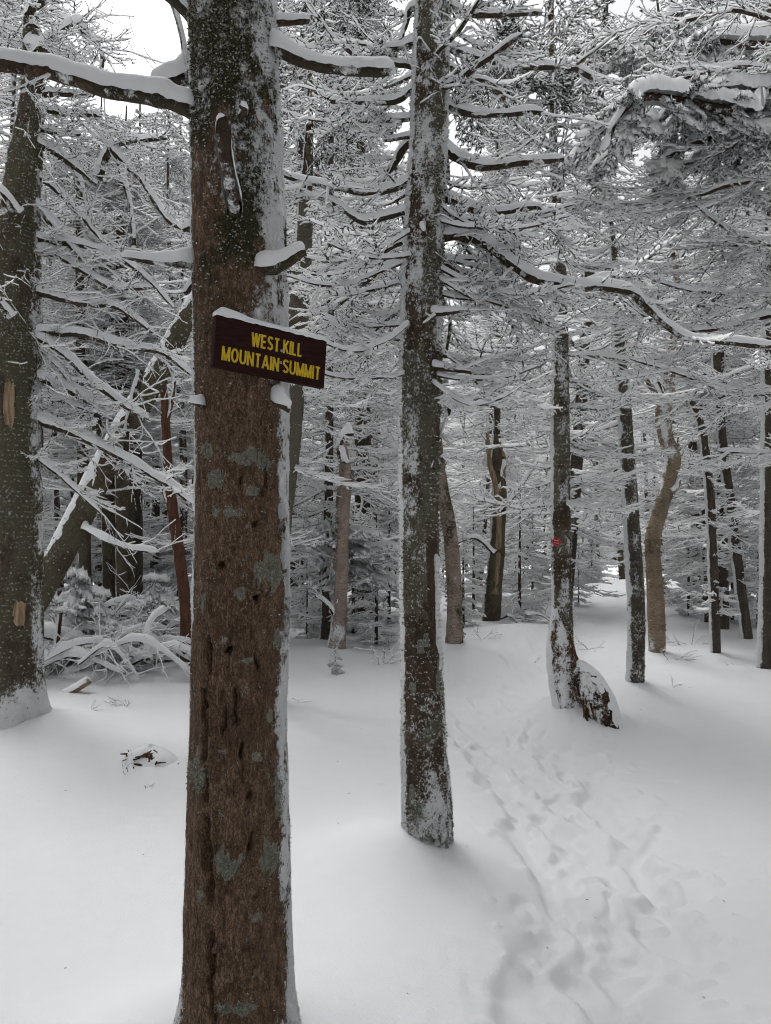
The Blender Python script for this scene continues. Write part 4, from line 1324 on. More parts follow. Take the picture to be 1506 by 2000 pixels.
# leaning log
oD = np.array([W(20, 1000, 7.2)[0], 7.2, 0.])
tD = thing('leaning_log', oD, 'snow-capped trunk leaning steeply to the right behind the left-edge tree', 'log')
ptsD, radD = path_of(7.2, [(-10, 1330, 58), (30, 1235, 55), (80, 1150, 54), (130, 1062, 50), (198, 925, 47), (262, 808, 43), (318, 715, 40), (350, 650, 37), (400, 560, 30), (440, 480, 22)])
trD = trunk(tD, oD, ptsD, radD, 120, 40, BARK_C, rime=[(190, .7, -.3, 9, .7), (90, .3, -1, 9, 1)], moss=.6 and (lambda x, y, z, n: .7 + 0 * x), amp=.008, vst=3, grain=24, seed=85)
tufts(tD, trD, oD, 'moss', 2000, .022, MOSS, 'moss_tufts', .3, 86, .5, 1.2)
P_ = smooth_path(np.column_stack([ptsD, radD]), 90)
V, Q, T = snow_cap(P_[:, :3], P_[:, 3] * .90, np.full(90, .10), 8, 11, .90)
obj('snow', mesh('snow', V - oD, Q, T, [SNOW]), tD)
LD = Limbs(tD, oD, 86)
limb(LD, 7.0, [(165, 1030, .1), (210, 1055), (260, 1072), (310, 1078)], 6, 4, snow=.03, seed=341, twigs=5)
LD.finish()

# ------------------------------------------------------------------ broken stump under the marker tree
dS = 5.75
oS2 = np.array([W(1120, 1000, dS)[0], dS, 0.])
ROOTS += [(oS2[0] + .02, dS - .05, .42, .13), (W(1165, 1000, 5.6)[0], 5.62, .22, .05), (W(1075, 1000, 6)[0], 6.0, .4, .06)]
tSt = thing('broken_stump', oS2, 'snow-plastered rotten stump with a jagged pointed top', 'stump')
ptsS, radS = path_of(dS, [(1128, 1470, 84), (1120, 1400, 74), (1110, 1340, 68), (1100, 1290, 56), (1094, 1250, 42), (1088, 1215, 22), (1084, 1188, 6)])


def editS(x, y, z, n, d, at, th, P, R):
    u, v = front_px(x, y, z)
    m = (1 - sstep(.75, 1.0, np.hypot((u - 1092) / 20, (v - 1224) / 24) + .3 * (noise(x * 25, y * 25, z * 25, 3) - .5))) * (n[..., 1] < 0)
    at['rime'] *= 1 - m
    d = d - .03 * m
    m2 = (1 - sstep(.6, 1.1, np.hypot((u - 1120) / 18, (v - 1352) / 30) + .5 * (noise(x * 30, y * 30, z * 18, 4) - .5))) * (n[..., 1] < 0)
    at['rime'] *= 1 - m2
    d = d - .035 * m2
    return d + .012 * (fbm(x * 20, y * 20, z * 5, 3, 6) - .5) * 2


trS2 = trunk(tSt, oS2, ptsS, radS, 130, 64, mat_bark("bark_rotten", (.03, .017, .010), (.17, .085, .04), stretch=6, scale=30), rime=[(110, .64, -.5, 9, 1.6), (185, .95, -.5, 9, .6), (10, .3, -.5, 9, .5)], amp=.016, vst=6, grain=22, seed=91)
tufts(tSt, trS2, oS2, 'rime', 1500, .010, RIME, 'rime_flakes', 0, 92, .3)
# the snow-loaded root arch in front of it
oS3 = np.array([W(1165, 1000, 5.55)[0], 5.55, 0.])
tRt = thing('root_stub', oS3, 'dark rotten root arching out of the snow beside the broken stump', 'stump')
ptsT, radT = path_of(5.6, [(1192, 1450, 40), (1180, 1415, 46), (1166, 1375, 52), (1150, 1340, 50), (1136, 1322, 34), (1126, 1318, 14)])
ptsT[:, 1] = [5.48, 5.5, 5.54, 5.6, 5.66, 5.7]


def editT(x, y, z, n, d, at, th, P, R):
    return d + .03 * (1 - np.abs(2 * fbm(x * 26, y * 26, z * 6, 2, 8) - 1) - .7) + .02 * (noise(x * 12, y * 12, z * 12, 4) - .5)


trT = trunk(tRt, oS3, ptsT, radT, 70, 56, mat_bark("bark_rotten_dark", (.012, .008, .006), (.085, .046, .026), stretch=6, scale=24, speck=.5), rime=[(100, .58, -1, 9, 1.6)], amp=.012, vst=6, grain=20, seed=93, edit=editT, name='root')
P_ = smooth_path(np.column_stack([ptsT, radT]), 60)
off = np.array([.018, .02, .006])
V, Q, T = snow_cap(P_[:, :3] + off, P_[:, 3] * .97, np.full(60, .045), 12, 13, 1.0)
obj('snow', mesh('snow', V - oS3, Q, T, [SNOW]), tRt)
# splinters
mb = MB()
rr_ = np.random.RandomState(4)
for i in range(26):
    a = W(1150 + rr_.uniform(-12, 34), 1350 + rr_.uniform(0, 70), 5.5 - rr_.uniform(.0, .05))
    b = a + np.array([rr_.normal(.02, .015), rr_.normal(-.01, .02), -rr_.uniform(.04, .12)])
    V, Q, T = tube(np.linspace(a, b, 3), np.array([.008, .007, .003]) * rr_.uniform(.5, 1.2), 5)
    mb.add(V - oS3, Q, T)
obj('splinters', mb.build('splinters', [ROT_WOOD]), tRt, kind='stuff')

# ------------------------------------------------------------------ things fixed to the trunks
def flat_mat(name, c, rough=.5, var=.8, scale=40, stretch=1.):
    return mat_plain(name, tuple(x * var for x in c), c, scale, rough, stretch, .12, .002)


SIGN = mat_plain("sign_brown", (.020, .0075, .0065), (.034, .013, .012), 26, .8, .12, .25, .003, .08)
YEL = flat_mat("sign_yellow", (.66, .45, .02), .6, .8, 60)
STEEL = flat_mat("screw_steel", (.25, .25, .26), .4)
RED = flat_mat("marker_red", (.42, .012, .022), .4, .8)
WHITE = flat_mat("marker_white", (.7, .62, .55), .5)


def text_mesh(body, w, h, weight=.0, ext=.0006):
    cu = bpy.data.curves.new('lettering', 'FONT')
    cu.body = body
    cu.size = 1
    cu.offset = weight
    cu.extrude = 0.02
    cu.align_x, cu.align_y = 'CENTER', 'CENTER'
    cu.resolution_u = 4
    o = bpy.data.objects.new('tmp', cu)
    COL.objects.link(o)
    dg = bpy.context.evaluated_depsgraph_get()
    me = bpy.data.meshes.new_from_object(o.evaluated_get(dg))
    bpy.data.objects.remove(o)
    n = len(me.vertices)
    co = np.zeros(n * 3, np.float32)
    me.vertices.foreach_get('co', co)
    co = co.reshape(-1, 3)
    lo, hi = co.min(0), co.max(0)
    co = (co - (lo + hi) / 2) / np.maximum(hi - lo, 1e-6) * np.array([w, h, ext * 2])
    out = np.stack([co[:, 0], -co[:, 2], co[:, 1]], -1)       # stands upright, faces -y
    me.vertices.foreach_set('co', out.astype(np.float32).ravel())
    me.update()
    return me


def bevel_box(w, t, h, b, name, mat, seg=2):
    import bmesh
    bm = bmesh.new()
    bmesh.ops.create_cube(bm, size=1)
    for v in bm.verts:
        v.co.x *= w
        v.co.y *= t
        v.co.z *= h
    bmesh.ops.bevel(bm, geom=bm.edges[:], offset=b, segments=seg, affect='EDGES', profile=.6)
    me = bpy.data.meshes.new(name)
    bm.to_mesh(me)
    bm.free()
    me.materials.append(mat)
    return me


sl, sr = W(420, 664, 1.985), W(636, 712, 2.19)
sm = (sl + sr) / 2
u_ = sr - sl
slen = np.linalg.norm(u_)
yaw = math.atan2(u_[1], u_[0])
tilt = math.asin(u_[2] / slen)
SH, ST = .137, .021
nrm_ = np.array([math.sin(yaw), -math.cos(yaw), 0])
sg = thing('summit_sign', sm - nrm_ * ST / 2, 'tilted brown summit sign with yellow lettering nailed to the front trunk', 'sign')
sg.rotation_euler = Matrix.Rotation(yaw, 3, 'Z').to_euler()
sg.rotation_mode = 'QUATERNION'
sg.rotation_quaternion = (Matrix.Rotation(yaw, 3, 'Z') @ Matrix.Rotation(-tilt, 3, 'Y')).to_quaternion()
obj('board', bevel_box(slen, ST, SH, .0022, 'board', SIGN), sg)
def arc(cx, cy, rx, ry, a0, a1, n=9):
    return [(cx + rx * math.cos(math.radians(a0 + (a1 - a0) * i / n)), cy + ry * math.sin(math.radians(a0 + (a1 - a0) * i / n))) for i in range(n + 1)]


GL = {'W': (.92, [[(.0, 1), (.22, 0)], [(.22, 0), (.46, 1)], [(.46, 1), (.70, 0)], [(.70, 0), (.92, 1)]]), 'E': (.50, [[(0, 0), (0, 1)], [(0, .93), (.5, .93)], [(0, .5), (.46, .5)], [(0, .07), (.5, .07)]]),
      'S': (.54, [arc(.27, .74, .25, .20, 20, 270) + arc(.27, .27, .26, .20, 90, -160)]), 'T': (.56, [[(.28, 0), (.28, 1)], [(0, .93), (.56, .93)]]),
      'K': (.56, [[(0, 0), (0, 1)], [(.02, .36), (.52, 1)], [(.17, .55), (.56, 0)]]), 'I': (.0, [[(0, 0), (0, 1)]]), 'L': (.46, [[(0, 0), (0, 1)], [(0, .07), (.46, .07)]]),
      'M': (.70, [[(0, 0), (0, 1)], [(.0, 1), (.35, .02)], [(.35, .02), (.70, 1)], [(.70, 0), (.70, 1)]]), 'O': (.66, [arc(.33, .5, .31, .44, 0, 360, 22)]),
      'U': (.56, [[(0, 1), (0, .32)] + arc(.28, .34, .28, .28, 180, 360) + [(.56, 1)]]), 'N': (.56, [[(0, 0), (0, 1)], [(.0, 1), (.56, 0)], [(.56, 0), (.56, 1)]]),
      'A': (.66, [[(0, 0), (.33, 1)], [(.33, 1), (.66, 0)], [(.12, .28), (.54, .28)]])}


def letters(body, w, h, st=.165):
    """bold sans capitals laid as strokes; each stroke a hair proud of the last"""
    x, out, lay = 0., [], 0
    for ch in body:
        if ch == ' ':
            x += .36
            continue
        gw, strokes = GL[ch]
        for q in strokes:
            out.append((np.array(q) + np.array([x, 0]), lay))
            lay += 1
        x += gw + st + .13
    tw = x - .13 - st
    V, F = [], []
    for q, ly in out:
        q = q * np.array([(w - st * h) / tw, h])
        t = np.gradient(q, axis=0)
        t /= np.linalg.norm(t, axis=1, keepdims=True)
        n = np.stack([-t[:, 1], t[:, 0]], -1) * st * h * .5
        lim = lambda p: np.stack([p[:, 0], np.clip(p[:, 1], 0, h)], -1)
        b = len(V)
        y = -.0004 - .00003 * (ly % 7)
        for p in np.concatenate([lim(q + n), lim(q - n)]):
            V.append((p[0] - w / 2 + st * h / 2, y, p[1] - h / 2))
        m = len(q)
        F += [(b + i, b + m + i, b + m + i + 1, b + i + 1) for i in range(m - 1)]
    return mesh('lettering', np.array(V), np.array(F), None, [YEL], None, False)


for body, uc, vc, w in (('WEST KILL', .535, .325, .470), ('MOUNTAIN SUMMIT', .508, .715, .895)):
    obj('lettering', letters(body, w * slen, .0375), sg, (slen * (uc - .5), -ST / 2 - .0004, SH * (.5 - vc)))
for vc in (.42, .66):
    V, Q, T = tube(np.array([[0, .004, 0], [0, -.001, 0], [0, -.0022, 0]]), [.0042, .0042, .003], 12)
    obj('screw', mesh('screw', V, Q, T, [STEEL]), sg, (slen * .075, -ST / 2, SH * (.5 - vc)))
# snow lying on the board's top edge
k = 60
xs = np.linspace(-slen / 2 - .001, slen / 2 + .001, k)
f = (xs + slen / 2) / slen
hh = .013 + .012 * np.exp(-((f - .10) / .16) ** 2) + .003 * (noise(xs * 40, 0, 0, 5) - .5)
hh *= np.minimum(1, np.minimum(f + .02, 1 - f + .03) / .07) ** .6
th = np.linspace(0, np.pi, 13)
yy = np.cos(th)[None] * (ST / 2 + .003) * (1 + .18 * (noise(xs[:, None] * 60, th[None] * 2, 0, 6) - .5)) + .001
zz = SH / 2 - .003 * (np.sin(th)[None] < .05) * (.3 + noise(xs[:, None] * 90, th[None], 0, 9)) + hh[:, None] * np.sin(th)[None] ** .6
V = np.stack([np.broadcast_to(xs[:, None], yy.shape), yy, zz], -1)
i = np.arange(k - 1)[:, None]
j = np.arange(12)[None]
Q = np.stack([i * 13 + j, i * 13 + j + 1, (i + 1) * 13 + j + 1, (i + 1) * 13 + j], -1).reshape(-1, 4)
jj = np.arange(1, 12)
T = np.concatenate([np.stack([0 * jj, jj, jj + 1], -1), (k - 1) * 13 + np.stack([0 * jj, jj + 1, jj], -1)])
obj('snow', mesh('snow', V.reshape(-1, 3), Q, T, [SNOW]), sg)

# round red trail marker
mk_d = 6.0 - 35 / 2 / FPX * 6 - .012
mkp = W(1087, 1058, mk_d)
mk = thing('trail_marker', mkp, 'small round red trail marker disc on the mossy trunk', 'sign')
V, Q, T = tube(np.array([[0, .003, 0], [0, .0, 0], [0, -.0015, 0]]), [.034, .034, .0325], 32)
obj('disc', mesh('disc', V, Q, T, [RED]), mk)
th = np.linspace(0, 2 * np.pi, 40, endpoint=False)
V = np.concatenate([np.stack([r_ * np.cos(th), 0 * th - .0022, r_ * np.sin(th)], -1) for r_ in (.0275, .0300)])
j = np.arange(40)
obj('ring', mesh('ring', V, np.stack([j, (j + 1) % 40, 40 + (j + 1) % 40, 40 + j], -1), None, [mat_plain("marker_ring", (.5, .12, .12), (.6, .2, .2), 40)]), mk)
for body, z_, w_ in (('Foot', .010, .034), ('Trail', -.010, .034)):
    me = text_mesh(body, w_, .011, .01, .0003)
    me.materials.append(WHITE)
    obj('lettering', me, mk, (0, -.0024, z_))
mk.rotation_euler = (0, 0, math.radians(-12))

# ------------------------------------------------------------------ background conifers
def proto(seed, h, r0, z0, Lmax, live, fans, spacing, per, thick=1.15, snow=1.2):
    pts = np.array([[0, 0, -.8], [0, 0, 0], [.03, .02, h * .3], [.0, .05, h * .7], [.02, 0, h]])
    rs_ = np.random.RandomState(seed)
    pts[2:, :2] += rs_.normal(0, .06, (3, 2))
    rad = np.array([r0 * 1.15, r0 * 1.05, r0 * .85, r0 * .45, .012])
    c = Crown(seed)
    conifer_crown(c, line_of(pts), z0, h - .1, h + .4, spacing, per, Lmax, live, fans, thick, snow)
    return pts, rad, c


PROTO = []
for i, a in enumerate(((11, 10.5, .085, .4, 1.55, 6.2, FANS, .34, 5), (13, 9.0, .07, .35, 1.3, 5.4, FANS, .32, 5),
                       (14, 12, .09, .8, 1.5, 7.5, FANS_LO, .32, 6), (15, 13.5, .115, .6, 1.9, 6.5, FANS_LO, .36, 6))):
    pts, rad, c = proto(*a)
    t = bpy.data.objects.new('tmp', None)
    tr = trunk(None, np.zeros(3), pts, rad, 60, 16, BARK_D if i % 2 else BARK_C, rime=[(185, .85, -2, 99, .6), (60, .5, -2, 99, .5)], moss=(lambda x, y, z, n: .35 + 0 * x), amp=.006, vst=3, grain=22, seed=500 + i)
    tm = tr['obj'].data
    bpy.data.objects.remove(tr['obj'])
    PROTO.append((tm, c.build('crown', 0, 2)))

rb = random.Random(21)
named = [(p[1][0] if hasattr(p[1], '__len__') else 0, p[1][1]) for p in (pL, pM, pG, pR, pP, pQ, pO, pS, pH, pJ, pN, pK, pE)]
spots = []
tries = 0
while len(spots) < 95 and tries < 30000:
    tries += 1
    d = 9.2 + 34 * rb.random() ** 1.35
    x = rb.uniform(-.56 * d - 1.0, .56 * d + 1.0)
    px = 753 + x / d * FPX
    if any((x - a) ** 2 + (d - b) ** 2 < (1.15 + .012 * d) ** 2 for a, b in spots):
        continue
    if any((x - a) ** 2 + (d - b) ** 2 < .8 ** 2 for a, b in named):
        continue
    if 1105 < px < 1240 and d < 19:           # the open lane of the trail
        continue
    if 1240 <= px < 1330 and d < 14:
        continue
    if 870 < px < 1105 and d < 11.5:
        continue
    if 560 < px < 870 and d < 11:
        continue
    if 100 < px < 370 and d < 11.5:
        continue
    if 1330 <= px and d < 10.5:
        continue
    if 215 - 1100 / d < px < 385 + 700 / d and d < 12:            # a gap open to the sky
        continue
    spots.append((x, d))
for px, d in ((232, 13.2), (300, 14.6), (352, 12.6), (268, 17.0), (330, 18.5), (390, 15.5), (190, 14.0)):
    spots.append(((px - 753) / FPX * d, d))
ZONES = ((0, 'past the left-edge trunk'), (100, 'behind the left-edge trunk'), (372, 'behind the brush pile at left'), (560, 'hidden behind the sign tree'),
         (775, 'between the sign tree and mossy second trunk'), (870, 'behind the mossy second trunk'), (1080, 'between the second trunk and marker tree'),
         (1240, 'along the trail right of the marker tree'), (1340, 'behind the crooked yellow birch'), (1506, 'behind the dark poles at right'), (9999, 'past the right edge'))
near_of = {}


def zone(px):
    return next(n for e, n in ZONES if px < e)


for x, d in sorted(spots, key=lambda q: q[1]):
    near_of.setdefault(zone(753 + x / d * FPX), (x, d))
for i, (x, d) in enumerate(spots):
    k = rb.choice((0, 1, 2, 3)) if d < 24 else rb.choice((2, 3))
    px = 753 + x / d * FPX
    low = 215 - 1300 / d < px < 375 + 900 / d
    if low or 1350 < px < 1440:
        k = 1
    if low and i >= len(spots) - 7:
        k = 0
    tm, cm = PROTO[k]
    t = thing('conifer', (x, d, gz1(x, d) - .05), ('nearest of the frosted conifers ' if near_of[zone(px)] == (x, d) else 'frosted conifer deep in the stand ') + zone(px), 'tree', 'background conifers ' + zone(px))
    s_ = rb.uniform(.85, 1.2)
    if low:
        s_ = min(s_, (1.6 + .55 * d) / (10.5 if k == 0 else 9.2))
    t.scale = (s_, s_, s_)
    t.rotation_euler = (rb.gauss(0, .025), rb.gauss(0, .025), rb.uniform(0, 6.28))
    obj('trunk', tm, t)
    obj('crown', cm, t)

# unseen conifers added beside and behind the viewer to shade the near snow
pts, rad, c = proto(16, 10.5, .10, 3.4, 2.1, 99, FANS_LO, .34, 6)
tr = trunk(None, np.zeros(3), pts, rad, 40, 14, BARK_C, rime=[(185, .85, -2, 99, .6)], moss=(lambda x, y, z, n: .35 + 0 * x), seed=520)
tm = tr['obj'].data
bpy.data.objects.remove(tr['obj'])
cm = c.build('crown', 0, 2)
for i, (x, d, lab) in enumerate(((-2.3, 1.1, 'left of'), (2.3, .9, 'right of'), (.9, -1.3, 'close behind'), (-1.3, -1.0, 'behind and left of'), (3.3, 3.2, 'ahead and right of'), (-2.9, 3.2, 'ahead and left of'))):
    t = thing('conifer', (x, d, gz1(x, d) - .05), 'unseen tall spruce added for shade, bare below, %s the viewpoint' % lab, 'tree', 'unseen conifers added for shade around the viewpoint')
    t.rotation_euler = (0, 0, 1.1 * i)
    obj('trunk', tm, t)
    obj('crown', cm, t)
    spots.append((x, d))
for i in range(17):  # more out-of-view trees scattered round the viewer to darken the foreground
    while True:
        a_, r_ = rb.uniform(.62, 6.283 - .62), rb.uniform(2.4, 8.5)
        x, d = r_ * math.sin(a_), r_ * math.cos(a_)
        if all((x - a) ** 2 + (d - b) ** 2 > 1.7 ** 2 for a, b in spots):
            break
    spots.append((x, d))
    tm, cm = PROTO[rb.choice((2, 3, 2))]
    t = thing('conifer', (x, d, gz1(x, d) - .05), 'unseen frosted conifer added for shade beside or behind the viewpoint', 'tree', 'unseen conifers added for shade around the viewpoint')
    s_ = rb.uniform(.9, 1.15)
    t.scale = (s_, s_, s_)
    t.rotation_euler = (0, 0, rb.uniform(0, 6.28))
    obj('trunk', tm, t)
    obj('crown', cm, t)

# ------------------------------------------------------------------ young firs loaded with snow
def young_fir(h, seed, Lm, live=True, per=5, spacing=.13, thick=1.2, snow=1.5, dome=False):
    r = np.random.RandomState(seed)
    c = Crown(seed)
    z = .06
    while z < h:
        n = r.randint(per - 3, per + 1)
        a0 = r.uniform(0, 6.28)
        for i in range(n):
            L = Lm * (1 - z / (h * 1.08)) ** .8 * r.uniform(.25, 1.25) + .06
            if dome:
                L = Lm * (1.02 - (z / h) ** 3) ** .5 * r.uniform(.5, 1.1)
            c.bough((FANS_LIVE if live else FANS)[r.randint(6)], np.array([0, 0, z]), a0 + i * 6.283 / n + r.normal(0, .3), r.uniform(-1.0, .15) if dome else r.uniform(-.35, .05), L, thick * .75, snow, live)
        z += spacing * r.uniform(.8, 1.25)
    V, Q, T = tube(np.array([[0, 0, -.3], [0, 0, h * .5], [.01, 0, h]]), [.02 + .006 * h, .014 + .003 * h, .005], 8)
    return mesh('trunk', V, Q, T, [BARK_D]), c.build('crown', 0, 3, 1.5)


YF = [None, young_fir(1.4, 602, .5, True, 5, .13, 1.2, 1.8, True), None, young_fir(1.9, 604, .6, False, 5, .14)]
YF.append(young_fir(.9, 605, .55, True, 7, .11, 1.6, 3.0, True))
YG = 'young firs'


def put_fir(k, x, d, s_, rz, label, group=None):
    t = thing('young_fir', (x, d, gz1(x, d) - .03), label, 'tree', group)
    t.scale = (s_, s_, s_)
    t.rotation_euler = (0, 0, rz)
    obj('trunk', YF[k][0], t)
    obj('crown', YF[k][1], t)


def put_fir_px(k, px, d, s_, rz, label, group=None):
    put_fir(k, (px - 753) / FPX * d, d, s_, rz, label, group)


put_fir_px(4, 300, 8.1, .85, 2.3, 'bushy snow-loaded fir at the right end of the brush pile')
put_fir_px(4, 215, 7.6, .45, .3, 'low snow-loaded fir bough in the middle of the brush pile')
put_fir_px(4, 150, 7.9, .95, 1.1, 'small snow-loaded fir in the brush pile at left')
put_fir_px(1, 655, 7.6, .20, 2.0, 'tiny snow-buried fir seedling in front of the pink birch snag')
put_fir_px(3, 1015, 11.0, 1.0, .2, 'thin bare young fir beside the split snag')
put_fir_px(3, 1130, 12.5, .5, 1.2, 'small bare sapling on the trail edge behind the marker tree')
for px, d in ((600, 9.6), (625, 10.4), (590, 11.2), (690, 10.2), (735, 9.4), (760, 11.0), (905, 10.4), (925, 11.6), (1040, 11.8), (1345, 11.2), (1375, 12.4), (1430, 10.8), (1455, 11.6), (1480, 10.4), (1290, 12.8), (1060, 12.9)):
    put_fir_px(rb.choice((3, 3, 1)), px, d, rb.uniform(.55, 1.0), rb.uniform(0, 6.28), 'frosted bare sapling standing in the snow ' + zone(px), 'bare saplings ' + zone(px))
n_ = 0
while n_ < 74:
    d = 11 + 20 * rb.random() ** .7
    x = rb.uniform(-.58 * d, .58 * d)
    px = 753 + x / d * FPX
    if 1090 < px < 1330 and d < 17 or 560 < px < 770 and d < 12 or px < 372 and d < 15:
        continue
    if any((x - a) ** 2 + (d - b) ** 2 < .5 for a, b in spots):
        continue
    put_fir(rb.choice((3, 1, 3, 3)), x, d, rb.uniform(.6, 1.2), rb.uniform(0, 6.28), 'frosted young fir filling the gaps ' + zone(px), YG + ' ' + zone(px))
    n_ += 1

# ------------------------------------------------------------------ fallen wood
def fallen(name, pts, r0, r1, snow, label, cat, group=None, mat=None, seed=0, twigs=0, wide=1.15, tlen=.3):
    P = smooth_path(pts, 26)
    o = P[0].copy()
    t = thing(name, o, label, cat, group)
    R = np.linspace(r0, r1, 26)
    V, Q, T = tube(P, R, 8, .12, seed)
    obj('wood', mesh('wood', V - o, Q, T, [mat or WOOD_BR]), t)
    u = np.linspace(0, 25, 70)
    f = lambda a: np.interp(u, np.arange(26), a)
    V, Q, T = snow_cap(np.stack([f(P[:, i]) for i in range(3)], -1), f(R), np.full(70, snow), seed, 9, wide)
    obj('snow', mesh('snow', V - o, Q, T, [SNOW]), t)
    if twigs:
        L = Limbs(t, o, seed)
        for i in range(twigs):
            L.twig(P, R, tlen)
        L.finish()
    return t


rf = np.random.RandomState(17)
GP = 'fallen branches in the brush pile'
for i in range(34):
    px, py, d = rf.uniform(100, 372), rf.uniform(1215, 1325), rf.uniform(7.2, 8.9)
    p = W(px, py, d)
    p[2] = max(gz1(p[0], p[1]) + rf.uniform(.0, .38), p[2] * .5)
    a = rf.uniform(-.5, .5) + (math.pi if rf.rand() < .5 else 0)
    L = rf.uniform(.5, 1.2)
    dx = np.array([math.cos(a), math.sin(a) * .8, 0])
    q0, q2 = p - dx * L / 2, p + dx * L / 2
    q0[2] = gz1(q0[0], q0[1]) + rf.uniform(-.06, .2)
    q2[2] = gz1(q2[0], q2[1]) + rf.uniform(-.06, .12)
    q1 = (q0 + q2) / 2 + np.array([0, 0, rf.uniform(.08, .32)])
    fallen('fallen_branch', [q0, q1, q2], rf.uniform(.007, .018), .005, rf.uniform(.035, .075), 'snow-draped fallen branch in the brush pile at left', 'branch', GP, seed=400 + i, twigs=rf.randint(9, 18), wide=1.6, tlen=.42)
b7 = lambda px, py, d: W(px, py, d)
fallen('fallen_log', [b7(75, 1235, 7.6), b7(110, 1243, 7.6), b7(160, 1252, 7.6)], .05, .045, .07, 'short snow-covered log beside the left-edge trunk', 'log', seed=450)
fallen('standing_stub', [b7(108, 1300, 7.5), b7(112, 1250, 7.5), b7(118, 1195, 7.5)], .030, .022, .02, 'dark upright broken stub in front of the small laden fir', 'stump', seed=451, mat=ROT_WOOD)
fallen('split_log', [b7(125, 1358, 6.9), b7(150, 1345, 6.85), b7(174, 1330, 6.8)], .030, .030, .035, 'snowy split log end with yellow wood in front of the brush pile', 'log', seed=452, mat=PALE_WOOD)
fallen('fallen_branch', [b7(290, 1290, 7.4), b7(292, 1220, 7.5), b7(325, 1190, 7.6)], .03, .02, .06, 'thick dark arching branch at the right end of the brush pile', 'branch', seed=453, twigs=6, wide=1.4)
fallen('fallen_log', [W(970, 1205, 10.9), W(1000, 1195, 11.0), W(1035, 1180, 11.2)], .055, .05, .08, 'snow-topped log lying right of the split snag', 'log', seed=454)
for i in range(12):
    p = W(rf.uniform(985, 1065), rf.uniform(1200, 1250), rf.uniform(10, 11))
    q = p + np.array([rf.uniform(.2, .5), rf.uniform(-.2, .2), -rf.uniform(.1, .35)])
    m_ = (p + q) / 2 + np.array([0, 0, .06])
    fallen('fallen_branch', [p, m_, q], .014, .006, .03, 'thin fallen branch in the heap between the split snag and marker tree', 'branch', 'fallen branches left of the marker tree', seed=470 + i, twigs=5)
fallen('fallen_log', [W(1296, 1166, 13.5), W(1312, 1163, 13.5), W(1330, 1164, 13.5)], .08, .075, .12, 'flat snow-capped log on the far rise by the trail', 'log', seed=490, wide=1.25)

# the little dug-out tangle in the snow at left
oT = W(285, 1485, 4.95)
oT[2] = gz1(oT[0], oT[1])
tt = thing('twig_tangle', oT, 'dark root tangle poking out under a small snow hump at left', 'branch')
mb = MB()
for i in range(46):
    p = np.array([rf.normal(0, .06), rf.normal(0, .025), rf.uniform(-.03, .05)])
    q = p + np.array([rf.normal(0, .06), rf.normal(0, .03), rf.normal(0, .022)])
    V, Q, T = tube(np.stack([p, (p + q) / 2 + rf.normal(0, .01, 3), q]), np.array([.008, .007, .004]) * rf.uniform(.5, 1.4), 6)
    mb.add(V, Q, T)
obj('roots', mb.build('roots', [ROT_WOOD]), tt)
a = np.linspace(0, 2 * np.pi, 25)[:-1]
rad_ = np.linspace(0, 1, 9)
V = np.array([[.21 * r_ * math.cos(t), .06 + .15 * r_ * math.sin(t), .105 * math.cos(r_ * 1.57) ** .7 - .02 + .012 * math.sin(t * 3 + r_ * 4)] for r_ in rad_ for t in a])
i = np.arange(8)[:, None]
j = np.arange(24)[None]
Q = np.stack([i * 24 + j, i * 24 + (j + 1) % 24, (i + 1) * 24 + (j + 1) % 24, (i + 1) * 24 + j], -1).reshape(-1, 4)
obj('snow', mesh('snow', V, Q, None, [SNOW]), tt)


def sprig(px, py, d, label, n, size, seed, spread=.8, frost=.005, flat=False):
    r = np.random.RandomState(seed)
    x, y = (px - 753) / FPX * d, d
    o = np.array([x, y, gz1(x, y)])
    t = thing('dead_twig', o, label, 'twig')
    L = Limbs(t, o, seed)
    for i in range(n):
        e = np.array([r.normal(0, spread), r.normal(0, .3), r.uniform(.05, .4) if flat else r.uniform(.4, 1.1)])
        e /= np.linalg.norm(e)
        q = o + np.array([r.normal(0, .02), r.normal(0, .02), -.03])
        l = size * r.uniform(.5, 1.1)
        pts = [q, q + e * l * .5 + r.normal(0, .02, 3), q + e * l]
        L.free_twig(pts, .0045, .002, frost)
        for k in range(3):
            f = r.uniform(.3, .9)
            p = q + e * l * f
            w = e + r.normal(0, .7, 3)
            L.free_twig([p, p + w * l * .18, p + w * l * .32 + r.normal(0, .01, 3)], .003, .0015, frost)
    L.finish('stems')


sprig(180, 1392, 6.1, 'bent dead twig rising from the snow before the brush pile', 2, .22, 1)
sprig(245, 1378, 6.4, 'bushy dead twig in the snow right of the bent twig', 5, .16, 2)
sprig(740, 1300, 8.0, 'bare spreading dead sapling between the birch snag and mossy trunk', 7, .42, 3, 1.0, .010)
sprig(1310, 1336, 7.1, 'forked twig lying on the snow at right', 3, .16, 4, 1.2, .003, True)
sprig(272, 1532, 4.55, 'short twig lying in the snow below the root tangle', 2, .10, 5, 1.2, .003, True)
sprig(250, 1500, 4.8, 'upright twig just left of the root tangle', 2, .12, 6)
sprig(180, 1500, 4.8, 'tiny leaf-like twig left of the root tangle', 2, .05, 7, 1.2, .002, True)
sprig(575, 1380, 6.3, 'short bent twig beside the sign tree', 2, .12, 8, 1.2, .002, True)
sprig(1350, 1262, 9.2, 'tangled dead brush at the foot of the bent pole', 12, .42, 9, 1.1, .006, True)
sprig(1310, 1300, 8.2, 'low frosted brush below the birch', 8, .26, 10, 1.2, .006, True)
sprig(1150, 1262, 9.0, 'small frosted twig behind the broken stump', 4, .25, 11, 1.1, .006, True)
sprig(1045, 1285, 8.4, 'curled twig on the snow left of the marker tree', 1, .10, 12)
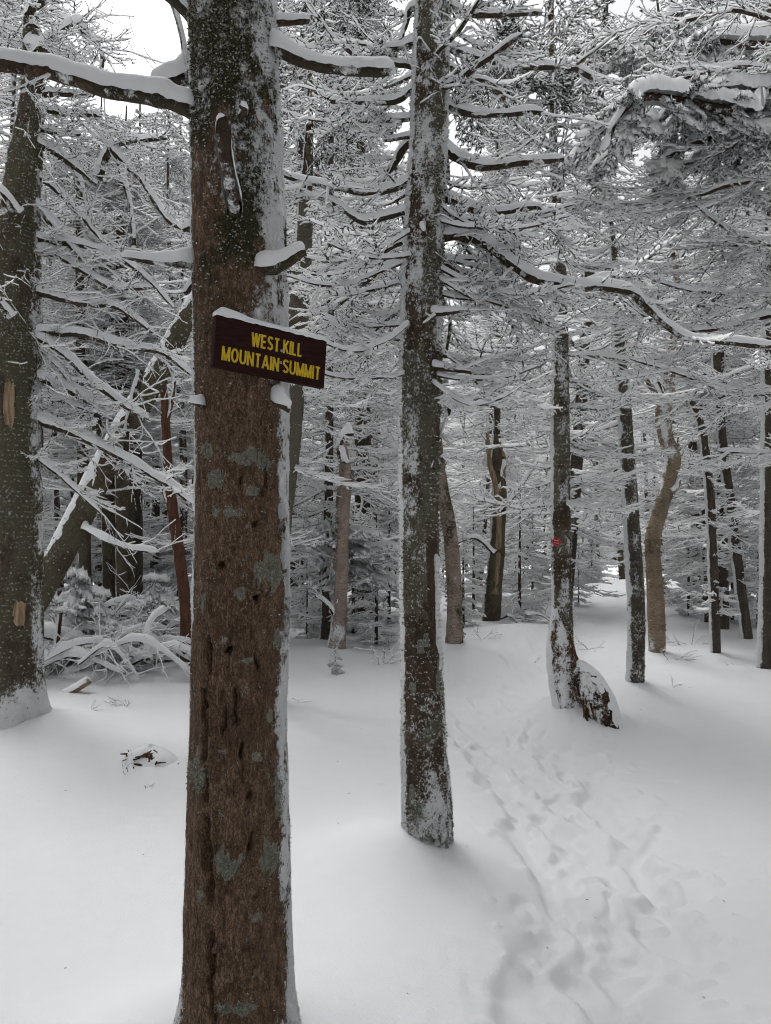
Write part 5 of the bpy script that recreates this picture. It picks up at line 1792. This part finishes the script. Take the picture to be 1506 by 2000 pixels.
sprig(1427, 1300, 8.0, 'short stick on the snow near the right edge', 1, .10, 13, 1.3, .003, True)
sprig(940, 1260, 9.2, 'thin curved twig right of the dark-footed birch', 3, .35, 14)

# ------------------------------------------------------------------ snow ground
lr = np.random.RandomState(5)
n_l = 130
lx, ly = lr.uniform(-3.5, 4.5, n_l), 1.9 + 8 * lr.rand(n_l) ** 1.3
lz = gz(lx, ly) + .002
la_ = lr.uniform(0, 6.28, n_l)
ll = lr.uniform(.003, .009, n_l)
dx_ = np.stack([np.cos(la_) * ll, np.sin(la_) * ll, lr.uniform(-.001, .003, n_l)], -1)
nx_ = np.stack([-np.sin(la_), np.cos(la_), 0 * la_], -1) * .0011
c_ = np.stack([lx, ly, lz], -1)
Vl = np.stack([c_ - dx_ - nx_, c_ - dx_ + nx_, c_ + dx_ + nx_, c_ + dx_ - nx_, c_ + [0, 0, .0025]], 1)
b_ = np.arange(n_l)[:, None] * 5
Tl = np.concatenate([b_ + np.array([[i_, (i_ + 1) % 4, 4]]) for i_ in range(4)])
obj('needle_litter', mesh('needle_litter', Vl.reshape(-1, 3), None, Tl, [ROT_WOOD], None, False), kind='stuff', label='scattered fallen needles and bark flecks on the snow', cat='litter')


def axis(lo, hi, fine, a, b, grow=1.07, start=None):
    v = list(np.arange(a, b, fine))
    s_ = fine
    x = v[-1]
    while x < hi:
        s_ *= grow
        x += s_
        v.append(x)
    s_, x = fine, v[0]
    pre = []
    while x > lo:
        s_ *= grow
        x -= s_
        pre.append(x)
    return np.array(pre[::-1] + v)


gx = axis(-160, 160, .016, .1, 1.75, 1.06)
gy = axis(-12, 260, .017, 2.2, 5.4, 1.026)
X, Y = np.meshgrid(gx, gy, indexing='ij')
Zg = gz(X, Y)
nx, ny = X.shape
i = np.arange(nx - 1)[:, None]
j = np.arange(ny - 1)[None]
Q = np.stack([i * ny + j, (i + 1) * ny + j, (i + 1) * ny + j + 1, i * ny + j + 1], -1).reshape(-1, 4)
obj('ground', mesh('ground', np.stack([X, Y, Zg], -1).reshape(-1, 3), Q, None, [mat_snow("snow_ground", (.775, .785, .80), 90, .5, .006)]), kind='structure', label='deep snow with a footpath trodden through it')
